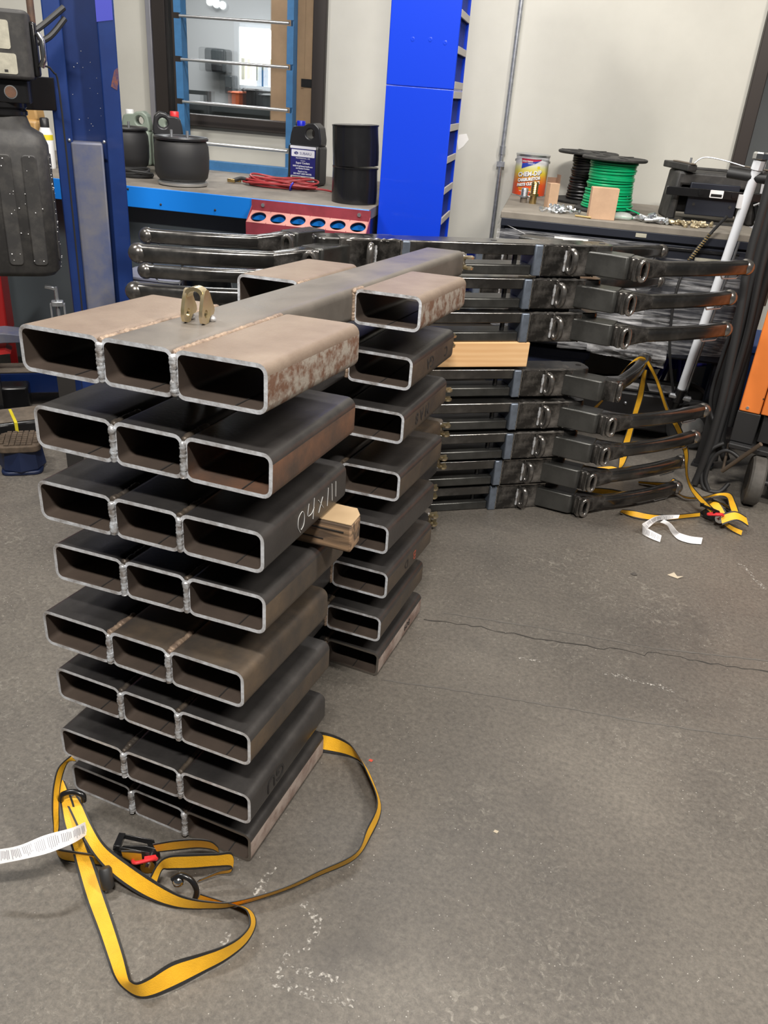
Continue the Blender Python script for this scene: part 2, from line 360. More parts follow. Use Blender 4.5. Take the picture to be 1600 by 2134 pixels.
# window 1: bronze frame, pane
win = bpy.data.objects.new('window_1', None); COL.objects.link(win); win.location = W(0, WALL_V); win.rotation_euler = (0, 0, TH); win['kind'] = 'structure'
fr = MB(); y0, y1 = -0.035, 0.06
fr.box(WU0, WU0+0.075, y0, y1, WZ0, WZ1); fr.box(WU1-0.07, WU1, y0, y1, WZ0, WZ1); fr.box(WU0, WU1, y0, y1, WZ0, WZ0+0.06); fr.box(WU0, WU1, y0, y1, WZ1-0.06, WZ1)
fr.build('window_frame', 'frame_bronze', win, bevel=0.004)
fr = MB(); fr.box(WU0-0.03, WU0, -0.045, 0.02, WZ0-0.4, WZ1); fr.build('jamb_trim', 'frame_silver', win, bevel=0.003)
fr = MB(); fr.box(WU0+0.07, WU1-0.07, 0.03, 0.036, WZ0+0.06, WZ1-0.06); fr.build('pane', 'window_glass', win, smooth=0)
fr = MB(); fr.box(WU0+0.10, WU0+0.16, -0.01, 0.05, WZ0+0.06, WZ1-0.06); fr.build('sash_stile', 'frame_bronze', win, bevel=0.003)
# window 2: glazing at the right
win = bpy.data.objects.new('window_2', None); COL.objects.link(win); win.location = W(0, WALL_V); win.rotation_euler = (0, 0, TH); win['kind'] = 'structure'
fr = MB(); fr.box(GU0-0.02, GU0+0.045, -0.04, 0.1, 0.9, GZ1); fr.box(GU0, GU1, -0.04, 0.1, 0.9, 0.96); fr.box(GU0, GU1, -0.04, 0.1, GZ1-0.06, GZ1); fr.box(GU1-0.06, GU1, -0.04, 0.1, 0.9, GZ1)
fr.build('window_frame', 'frame_bronze', win, bevel=0.004)
fr = MB(); fr.box(GU0+0.04, GU1-0.06, 0.03, 0.036, 0.96, GZ1-0.06); fr.build('pane', 'window_glass', win, smooth=0)
# conduit on the wall
cd = MB(); cd.tube([(0.30, -0.016, 0.02), (0.30, -0.016, 4.28)], 0.0125, 12)
o = cd.build('trim_1', 'galv', loc=W(0, WALL_V), rot=(0, 0, TH)); struct(o)
cl = MB(); cl.box(0.28, 0.32, -0.032, 0, 1.10, 1.125); cl.lathe([(0.017, 1.16), (0.017, 1.20)], 14, (0.30, -0.016, 0)); cl.build('conduit_clip', 'galv', o)
# scar of peeled paint and scratches on the wall
mat('plaster_white', (0.75, 0.74, 0.72), 0.85)
def wall_patch(pts, name='plaster_patch'):
    o = MB().prism(pts, -0.0015, 0.0005, 'y').build(name, 'plaster_white', loc=W(0, WALL_V), rot=(0, 0, TH), smooth=0); struct(o); return o
wall_patch([(0.06, 1.235), (0.10, 1.243), (0.115, 1.215), (0.09, 1.18), (0.065, 1.16), (0.055, 1.2)], 'trim_2')
# floor crack and joint, pale scuffs: shallow flakes lying on the concrete
def floor_line(pts, w, matn, name, jit=0.0):
    vs = []; fs = []
    P = [Vector((p[0], p[1], 0)) for p in pts]; Q = []
    for i in range(len(P)-1):
        n = max(2, int((P[i+1]-P[i]).length/0.02))
        for k in range(n): Q.append(P[i].lerp(P[i+1], k/n)+Vector((random.uniform(-jit, jit), random.uniform(-jit, jit), 0)))
    Q.append(P[-1])
    for i, p in enumerate(Q):
        t = (Q[min(i+1, len(Q)-1)]-Q[max(i-1, 0)]).normalized(); nn = Vector((-t.y, t.x, 0)); ww = w*random.uniform(0.35, 1.2)
        vs += [p+nn*ww+Vector((0, 0, 0.0008)), p-nn*ww+Vector((0, 0, 0.0008))]
    for i in range(len(Q)-1): fs.append((2*i, 2*i+1, 2*i+3, 2*i+2))
    o = MB().add(vs, fs).build(name, matn, smooth=0); return struct(o)
floor_line(CRACK, 0.0022, 'crack_dark', 'trim_3', 0.006)
floor_line(JOINT1, 0.003, 'joint_grey', 'trim_4', 0.002)
floor_line(JOINT2, 0.003, 'joint_grey', 'trim_5', 0.002)
for k, pts in enumerate(SCUFFS): floor_line(pts, 0.009, 'scuff_white', 'trim_%d' % (6+k), 0.006)

# ------------------------------------------------------------------ stack of welded tube frames
WS, WC, HT, LF, GAP, LR, LC = 0.158, 0.133, 0.0762, 0.329, 0.335, 0.332, 1.507
TW, TR = 0.0068, 0.017
LAYERS = [  # x, y, turn, top z, slope along x, slope along y
 (0, 0, 0, 1.0562, 0.0276, -0.0402), (-0.0015, 0.0141, 0.0196, 0.9145, 0.0114, -0.0321), (-0.012, 0.0098, 0.0126, 0.7764, 0.0214, -0.0229),
 (-0.0196, 0.0305, 0.0073, 0.6374, 0.0335, -0.0575), (-0.0415, -0.0011, -0.0188, 0.4946, 0.0287, -0.0384), (-0.0326, 0.0036, -0.0141, 0.3562, 0.0189, -0.0282),
 (-0.0278, -0.0089, 0.0009, 0.2146, 0.0143, -0.0113), (-0.0427, 0.0185, -0.0116, 0.0768, -0.0, 0.0)]
def hollow_tube(w, h, y0, y1, cx, mats, name, parent, t=TW, r=TR):
    out = rrect(w-0.0008, h, r, 5, cx, h/2); inn = rrect(w-2*t, h-2*t, max(r-t, 0.004), 5, cx, h/2); n = len(out)
    mb = MB()
    V = [(x, y, z) for y in (y0, y1) for (x, z) in out]+[(x, y, z) for y in (y0, y1) for (x, z) in inn]
    f0 = [(i, (i+1) % n, n+(i+1) % n, n+i) for i in range(n)]
    side = []; top = []
    for q in f0:
        xs = [V[i] for i in q]; hor = abs(xs[0][2]-xs[1][2]) < 0.006 and min(p[2] for p in xs) > h*0.5
        (top if hor else side).append(q)
    b = 2*n
    fin = [(b+i, b+n+i, b+n+(i+1) % n, b+(i+1) % n) for i in range(n)]
    fend = [(i, 2*n+i, 2*n+(i+1) % n, (i+1) % n) for i in range(n)]+[(n+i, n+(i+1) % n, 3*n+(i+1) % n, 3*n+i) for i in range(n)]
    base = len(mb.v); mb.v += V
    for fs, mi in ((side, 0), (top, 1), (fin, 2), (fend, 3)):
        for f in fs: mb.f.append(f); mb.m.append(mi)
    return mb.build(name, mats, parent, smooth=35)
def weld_bead(parent, p0, p1, r, matn='weld_steel', name='weld_bead', lumps=9):
    p0 = Vector(p0); p1 = Vector(p1); n = lumps*3
    path = [p0.lerp(p1, k/n)+Vector((random.uniform(-.0008, .0008), 0, random.uniform(-.0008, .0008))) for k in range(n+1)]
    lf = [random.uniform(0.75, 1.2) for _ in range(n//4+3)]
    rs = [r*(lf[k//4]*(1-(k % 4)/4)+lf[k//4+1]*(k % 4)/4+0.07*math.sin(k/3*2*PI)+random.uniform(-.05, .05)) for k in range(n+1)]; rs[0] *= 0.6; rs[-1] *= 0.6
    return MB().tube(path, rs, 8).build(name, matn, parent, smooth=70)
def clevis_mesh(h=0.070):
    mb = MB(); d = 0.026
    ear = [(-0.020, 0.012), (-0.016, 0.003), (-0.006, 0.0), (0.006, 0.001), (0.012, 0.010), (0.030, 0.012), (0.032, 0.020), (0.022, h*0.62), (0.012, h*0.92), (0.004, h), (-0.006, h*0.96), (-0.013, h*0.7), (-0.019, h*0.4)]
    for x in (-0.019, 0.013): plate_hole(mb, ear, (-0.004, 0.017), 0.0068, x, x+0.006, 'x', 36)
    arc = []
    for k in range(9):
        a = PI*k/8; arc.append((0.016*math.cos(a), h*0.86+0.014*h/0.07*math.sin(a)*0.99))
    for k in range(8):
        (x0, z0), (x1, z1) = arc[k], arc[k+1]
        s = 0.72
        mb.add([(x0, -0.008, z0), (x1, -0.008, z1), (x1, 0.014, z1), (x0, 0.014, z0), (x0*s, -0.008, z0-0.006), (x1*s, -0.008, z1-0.006), (x1*s, 0.014, z1-0.006), (x0*s, 0.014, z0-0.006)],
               [(0, 1, 2, 3), (4, 7, 6, 5), (0, 4, 5, 1), (2, 6, 7, 3), (0, 3, 7, 4), (1, 5, 6, 2)])
    return mb
ORD = ['topmost', 'second from the top', 'third from the top', 'fourth from the top', 'fourth from the floor', 'third from the floor', 'second from the floor', 'lowest']
EXTRA = ['tan with a gold clevis', 'with a rusty brown right tube', 'with chalk writing on its side', 'with the wooden block on it', 'with brown stains on its top', 'with a worn brown edge', 'with dark letters on its side', 'lying flat on the floor']
def weldment(i):
    X, Y, R, Z, tx, ty = LAYERS[i]
    root = thing('welded_tube_frame', (X, Y, Z-HT), rot=(math.atan(ty), -math.atan(tx), R), label='%s welded tube frame of the stack, %s' % (ORD[i], EXTRA[i]), cat='steel frame', group='welded tube frames stacked in front')
    dark = ['scale_dark', 'scale_dark', 'bore_brown', 'cut_steel']
    if i == 0: left = right = ['rust_patchy', 'rust_tan', 'bore_brown', 'cut_steel']; cen = ['scale_mid', 'scale_mid', 'bore_brown', 'cut_steel']; rear = left
    elif i == 1: left = dark; cen = dark; right = ['rust_red', 'scale_dark', 'rust_red', 'cut_steel']; rear = ['scale_warm', 'scale_dark', 'bore_brown', 'cut_steel']
    elif i == 4: left = dark; cen = right = ['scale_warm', 'scale_warm', 'bore_brown', 'cut_steel']; rear = dark
    elif i == 7: left = cen = dark; right = rear = ['rust_pale', 'scale_dark', 'bore_brown', 'scale_mid']
    elif i in (3, 5): left = cen = dark; right = ['scale_warm', 'scale_dark', 'bore_brown', 'cut_steel']; rear = right
    else: left = cen = right = dark; rear = ['scale_warm', 'scale_dark', 'bore_brown', 'cut_steel']
    cxs = WC/2+WS/2
    hollow_tube(WC, HT, 0, LC, 0, cen, 'center_tube', root)
    hollow_tube(WS, HT, 0, LF, -cxs, left, 'side_tube', root); hollow_tube(WS, HT, 0, LF, cxs, right, 'side_tube', root)
    hollow_tube(WS, HT, LF+GAP, LF+GAP+LR, -cxs, rear, 'side_tube', root); hollow_tube(WS, HT, LF+GAP, LF+GAP+LR, cxs, rear, 'side_tube', root)
    hollow_tube(WC-2*TW-0.006, HT-2*TW-0.004, LC-0.15, LC+0.055, 0, ['scale_mid', 'scale_mid', 'bore_brown', 'cut_steel'], 'insert_tube', root, 0.006, 0.009).location.z = TW+0.002
    for s in (-1, 1):
        x = s*WC/2
        weld_bead(root, (x, -0.001, 0.004), (x, -0.001, HT-0.008), 0.0062)
        weld_bead(root, (x, LF+GAP-0.001, 0.006), (x, LF+GAP-0.001, HT-0.008), 0.005, 'weld_tan')
        tm = 'weld_tan' if i in (0, 4) else 'scale_warm'
        weld_bead(root, (x, 0.0, HT-0.007), (x, 0.075 if i else LF, HT-0.007), 0.0065, tm, lumps=8 if i else 26)
        weld_bead(root, (x, LF-0.05, HT-0.007), (x, LF+0.006, HT-0.007), 0.0065, tm, lumps=6)
        weld_bead(root, (x, LF+GAP-0.004, HT-0.007), (x, LF+GAP+0.05, HT-0.007), 0.0065, tm, lumps=6)
    for cx, w in ((-cxs, WS), (0, WC), (cxs, WS)):                         # mill seam along the floor of each bore
        xx = cx+w*0.16
        MB().box(xx-0.0012, xx+0.0012, 0.001, 0.32, TW-0.0008, TW+0.0012).build('mill_seam', 'seam_dark', root, smooth=0)
    xx = cxs+WS*0.02
    MB().box(xx-0.0012, xx+0.0012, LF+GAP+0.001, LF+GAP+0.3, TW-0.0008, TW+0.0012).build('mill_seam', 'seam_dark', root, smooth=0)
    # clevis lugs: one standing on the centre tube, one on the side of the insert
    yc = 0.17
    hgap = 0.056 if i == 0 else (LAYERS[i-1][3]-HT-Z+yc*(LAYERS[i-1][5]-ty))
    c = clevis_mesh(hgap).build('clevis', 'zinc_gold', root, (-0.005, yc, HT), (0, 0, math.radians(9)), smooth=35)
    [MB().ball((x_, 0.022, 0.004), 0.007, 10, 0.8).build('tack_weld', 'weld_steel', c) for x_ in (0.018, -0.02)]
    c = clevis_mesh(0.036).build('clevis', 'zinc_gold', root, (0.0925, LC+0.030, HT/2+0.002), (0, -PI/2, 0), smooth=35)
    weld_bead(root, (WC/2-0.010, LC+0.028, 0.014), (WC/2-0.010, LC+0.028, HT-0.014), 0.005, lumps=5)
    return root
frames = [weldment(i) for i in range(8)]
# chalk marks on the third frame: strokes drawn as thin ribs
def strokes(parent, name, matn, lines, org, ux, uy, r=0.0011):
    mb = MB()
    for ln in lines:
        mb.tube(smooth_path([Vector(org)+Vector(ux)*p[0]+Vector(uy)*p[1] for p in ln], 4), r, 6)
    return mb.build(name, matn, parent)
xs = WC/2+WS+0.0002
strokes(frames[2], 'chalk_mark', 'chalk', [
    [(0.015, 0.004), (0.006, 0.018), (0.008, 0.036), (0.022, 0.042), (0.030, 0.030), (0.028, 0.014), (0.018, 0.008)],
    [(0.048, 0.046), (0.044, 0.024), (0.060, 0.022), (0.070, 0.030)], [(0.070, 0.048), (0.066, 0.008)],
    [(0.090, 0.010), (0.106, 0.036)], [(0.088, 0.036), (0.110, 0.012)],
    [(0.128, 0.008), (0.130, 0.044)], [(0.150, 0.010), (0.146, 0.046)], [(0.166, 0.012), (0.164, 0.044)]],
    (xs, 0.115, 0.014), (0, 1, 0), (0, 0, 1), 0.0006)
def side_text(i, body, y, size, matn='stencil', yb=0.0, flip=True):
    o = text_mesh('stencil_mark', body, size, matn, frames[i], (xs+0.0002, y, HT*0.5+yb), (0, 0, 0), 0.0002)
    o.rotation_euler = (PI/2, PI if flip else 0, PI/2)
    return o
side_text(1, 'GA', 0.80, 0.040); side_text(1, 'C', 0.93, 0.036); side_text(2, 'M A 8', 0.80, 0.042)
side_text(6, 'GU', 0.10, 0.05); side_text(5, 'D', 0.80, 0.036); side_text(5, 'B', 0.86, 0.038, 'stencil_red'); side_text(7, 'B09', 0.88, 0.03)

# wooden block between third and fourth frame
t = thing('wood_block', (0.10, 0.268, 0.642), 0.05, 'rough weathered wooden block jutting out between the third and fourth tube frames', 'wood block')
poly = [(-0.16, -0.035), (0.165, -0.035), (0.165, 0.012), (0.150, 0.035), (-0.16, 0.035)]
mb = MB().prism(poly, 0.0, 0.058, 'z'); mb.build('block_body', 'wood_old', t, bevel=0.004)
MB().prism([(-0.16, -0.0345), (0.164, -0.0345), (0.164, 0.012), (0.150, 0.0345), (-0.16, 0.0345)], 0.0582, 0.0598, 'z').build('block_top', 'wood_end', t)
MB().box(0.06, 0.150, -0.0362, -0.034, 0.040, 0.0425).build('split_crack', 'seam_dark', t, smooth=0)
MB().box(0.02, 0.11, -0.0362, -0.034, 0.018, 0.0195).build('split_crack', 'seam_dark', t, smooth=0)

# ------------------------------------------------------------------ stack of black steel bumpers
XM = -0.2485
def bumper_meshes():
    P = {}
    HB = 0.104
    P['end_box'] = (MB().box(0, 0.2, 0, 0.11, 0, HB), 'bumper_steel', 0.006)
    P['end_plate'] = (MB().box(-0.030, 0.001, -0.003, 0.11, 0.0, HB-0.002), 'plate_blue', 0.004)
    # shackle lug: a D-shaped plate standing out of the box front
    mb = MB(); lp = []
    for k in range(24):
        a = 2*PI*k/24; d_ = -0.011+0.016*math.sin(a); lp.append((0.098-d_*0.42, d_, 0.052+0.029*math.cos(a)+0.006*(1 if math.cos(a) > 0 else -1)))
    mb.tube(lp, 0.0105, 10, closed=True); P['shackle_lug'] = (mb, 'bumper_bright', 0)
    mb = MB(); rs = [random.uniform(0.0028, 0.0052) for k in range(14)]
    mb.tube([(0.084, -0.003, 0.018+0.068*k/13) for k in range(14)], rs, 7)
    P['lug_weld'] = (mb, 'weld_steel', 0)
    mb = MB(); mb.tube([(0.2*k/24, 0.003, HB-0.002) for k in range(25)], [random.uniform(0.0022, 0.0062) for k in range(25)], 7)
    mb.tube([(-0.001, -0.001, HB*k/16) for k in range(17)], [random.uniform(0.002, 0.0042) for k in range(17)], 7)
    mb.tube([(0.2, 0.003, HB*k/16) for k in range(17)], [random.uniform(0.002, 0.004) for k in range(17)], 7)
    P['weld_seam'] = (mb, 'bumper_bright', 0)
    mb = MB(); mb.box(0.196, 0.25, 0.012, 0.09, 0, 0.034); P['lower_stub'] = (mb, 'bumper_rail', 0.005)
    mb = MB(); mb.tube([(-0.085, 0.035, 0.03), (-0.085, 0.035, 0.075)], 0.008, 10); P['stay_rod'] = (mb, 'black_steel', 0)
    # swing arm
    a0, a1 = Vector((0.175, 0.045)), Vector((0.305, -0.062)); d = (a1-a0).normalized(); nrm = Vector((-d.y, d.x))
    poly = [a0+nrm*0.040, a0-nrm*0.040, a1-nrm*0.040-d*0.012, a1-nrm*0.026, a1+nrm*0.040]
    P['arm_block'] = (MB().prism([tuple(p) for p in poly], 0.008, 0.086, 'z'), 'bumper_rail', 0.005)
    mb = MB(); lp = []
    for k in range(20):
        a = 2*PI*k/20; lp.append((0.318+0.016*math.cos(a), -0.112-0.006*math.sin(a*0.5), 0.046+0.026*math.sin(a)+0.006*(1 if math.sin(a) > 0 else -1)))
    mb.tube(lp, 0.0078, 8, closed=True); mb.box(0.292, 0.306, -0.112, -0.072, 0.010, 0.084)
    P['arm_hook'] = (mb, 'bumper_bright', 0.002)
    rings = []
    prof = [(0.285, -0.058, 0.072, 0.074), (0.33, -0.066, 0.070, 0.074), (0.37, -0.070, 0.055, 0.062), (0.42, -0.073, 0.044, 0.048)]
    for x, y, w, h in prof: rings.append([Vector((x, y+p[0], 0.047+p[1])) for p in rrect(w, h, 0.010, 3)])
    P['arm_taper'] = (MB().sweep(rings), 'bumper_steel', 0)
    rings = []
    for k in range(13):
        s = k/12; x = 0.415+0.385*s; y = -0.073+0.008*s+0.055*s*s; z = 0.047
        rings.append([Vector((x-0.25*s*p[0]*0.4, y+p[0], z+p[1])) for p in rrect(0.042, 0.050, 0.015, 4)])
    P['arm_tube'] = (MB().sweep(rings), 'bumper_tube', 0)
    P['arm_tip'] = (MB().ball((0.806, -0.009, 0.047), 0.030, 16), 'bumper_bright', 0)
    P['wire_loop'] = (MB().tube([(0.68, -0.045, 0.024), (0.69, -0.044, 0.012), (0.762, -0.026, 0.012), (0.775, -0.022, 0.026)], 0.003, 8), 'galv', 0)
    P['spacer_pad'] = (MB().box(0.03, 0.17, 0.03, 0.09, -0.0112, 0.0005), 'black_rubber', 0)
    return P
BP = {k: (v[0].build(k, v[1], mesh_only=True), v[2]) for k, v in bumper_meshes().items()}
def mirror_mesh(me):
    m2 = me.copy(); m2.transform(Matrix.Translation((2*XM, 0, 0)) @ Matrix.Scale(-1, 4, (1, 0, 0))); m2.flip_normals(); return m2
BPM = {k: (mirror_mesh(v[0]), v[1]) for k, v in BP.items()}
# the rails run through behind both boxes; flat top with rounded ends
def rail_poly(x0, x1, y0, y1, r, n=5):
    return [(p[0]+(x0+x1)/2, p[1]+(y0+y1)/2) for p in rrect(x1-x0, y1-y0, r, n)]
RAIL_UP = MB().prism(rail_poly(2*XM-0.275, 0.275, 0.006, 0.100, 0.03), 0.066, 0.1036, 'z').build('upper_rail', 'bumper_tube', mesh_only=True)
RAIL_LO = MB().box(2*XM+0.0305, -0.0305, 0.010, 0.095, 0, 0.034).build('lower_rail', 'bumper_rail', mesh_only=True)
HOLES = MB()
for x in (0.245, 0.10, -0.16, 2*XM-0.245, 2*XM-0.10): HOLES.lathe([(0.011, 0.1030), (0.011, 0.1042)], 16, (x, 0.055, 0))
HOLE_ME = HOLES.build('bolt_hole', 'seam_dark', mesh_only=True)
def bumper(loc, ang, label, group, arm_swing=0.0, left=True, holes=False, pads=True, ltilt=0.0, arm_dz=0.0):
    root = thing('steel_bumper', loc, ang, label, 'bumper', group)
    link('upper_rail', RAIL_UP, root, bevel=0.004); link('lower_rail', RAIL_LO, root, bevel=0.005)
    if holes: link('bolt_hole', HOLE_ME, root)
    def lay(src, side):
        pivot = Vector((0.29 if side > 0 else 2*XM-0.29, -0.05, 0)); sw = arm_swing if side > 0 else ltilt
        for k, (me, bv) in src.items():
            if k == 'spacer_pad' and not pads: continue
            if k == 'lug_weld': o = link(k, me, lay.lug); continue
            o = link(k, me, root, bevel=bv)
            if k == 'shackle_lug': lay.lug = o
            if k == 'arm_block': o.location.z = arm_dz
            if k.startswith('arm_') and k != 'arm_block' or k == 'wire_loop':
                o.location.z = arm_dz
                if sw:
                    o.location = pivot-Matrix.Rotation(sw, 3, 'Z') @ pivot+Vector((0, 0, arm_dz)); o.rotation_euler = (0, 0, sw)
    lay(BP, 1)
    if left: lay(BPM, -1)
    return root
BUMP = [(0.245, 1.844, 0.8945), (0.226, 1.841, 0.7795), (0.235, 1.840, 0.6645), (0.237, 1.844, 0.46), (0.249, 1.814, 0.345), (0.250, 1.807, 0.23), (0.223, 1.809, 0.115), (0.215, 1.826, 0.0)]
BANG = [36.8, 36.5, 36.8, 35.2, 36.2, 36.6, 36.8, 36.8]
BL = ['topmost black steel bumper of the stack, its holed top plate showing', 'second black steel bumper from the top, just under the topmost one', 'third black steel bumper from the top, resting on the pale wooden plank',
      'black steel bumper directly below the pale plank, yellow strap on its arm', 'fourth black steel bumper from the floor, second below the pale plank', 'third black steel bumper from the floor in the stack',
      'second black steel bumper from the floor in the stack', 'lowest black steel bumper, lying on the concrete floor']
for i, ((x, y, z), a) in enumerate(zip(BUMP, BANG)):
    bumper((x, y, z), math.radians(a), BL[i], 'black steel bumpers stacked behind the tube frames', arm_swing=math.radians(38) if i == 3 else math.radians((0, 2, 1, 0, 4, 5, 4, 2)[i]), holes=i in (0, 3), pads=i not in (2, 7), ltilt=0)
for k, (x, y, z, lb) in enumerate([(-0.085, 2.330, 0.795, 'upper black steel bumper of the row behind, its ball tip over the blue bench front'), (-0.07, 2.290, 0.680, 'dark steel bumper below, in the row behind, only its left tip showing')]):
    bumper((x, y, z), math.radians(36.3), lb, 'black steel bumpers in the row behind', pads=k == 0, arm_dz=0.05)
t = thing('added_crate', (-0.29, 2.31, 0), math.radians(36.3), 'unseen dark wooden crate added under the bumpers of the row behind', 'crate')  # unseen crate, added as a support and to keep the rail gaps black
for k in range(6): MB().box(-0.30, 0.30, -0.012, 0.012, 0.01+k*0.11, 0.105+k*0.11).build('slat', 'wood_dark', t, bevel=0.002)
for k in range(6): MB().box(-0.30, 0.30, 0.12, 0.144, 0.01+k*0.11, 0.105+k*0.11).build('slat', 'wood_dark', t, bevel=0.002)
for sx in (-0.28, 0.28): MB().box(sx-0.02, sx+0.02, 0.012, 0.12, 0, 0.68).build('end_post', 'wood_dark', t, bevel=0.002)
# pale plank between third and fourth bumper
ca, sa = math.cos(math.radians(35.5)), math.sin(math.radians(35.5))
t = MB().box(-0.60, 0.012, 0.0, 0.10, 0, 0.0885).build('wood_plank', 'wood_fresh', loc=(0.237+0.004*sa, 1.843-0.004*ca-0.0, 0.5755), rot=(0, 0, math.radians(35.5)), bevel=0.003)
tag(t, 'pale fresh-cut pine timber laid between the third and fourth bumpers', 'wood plank')

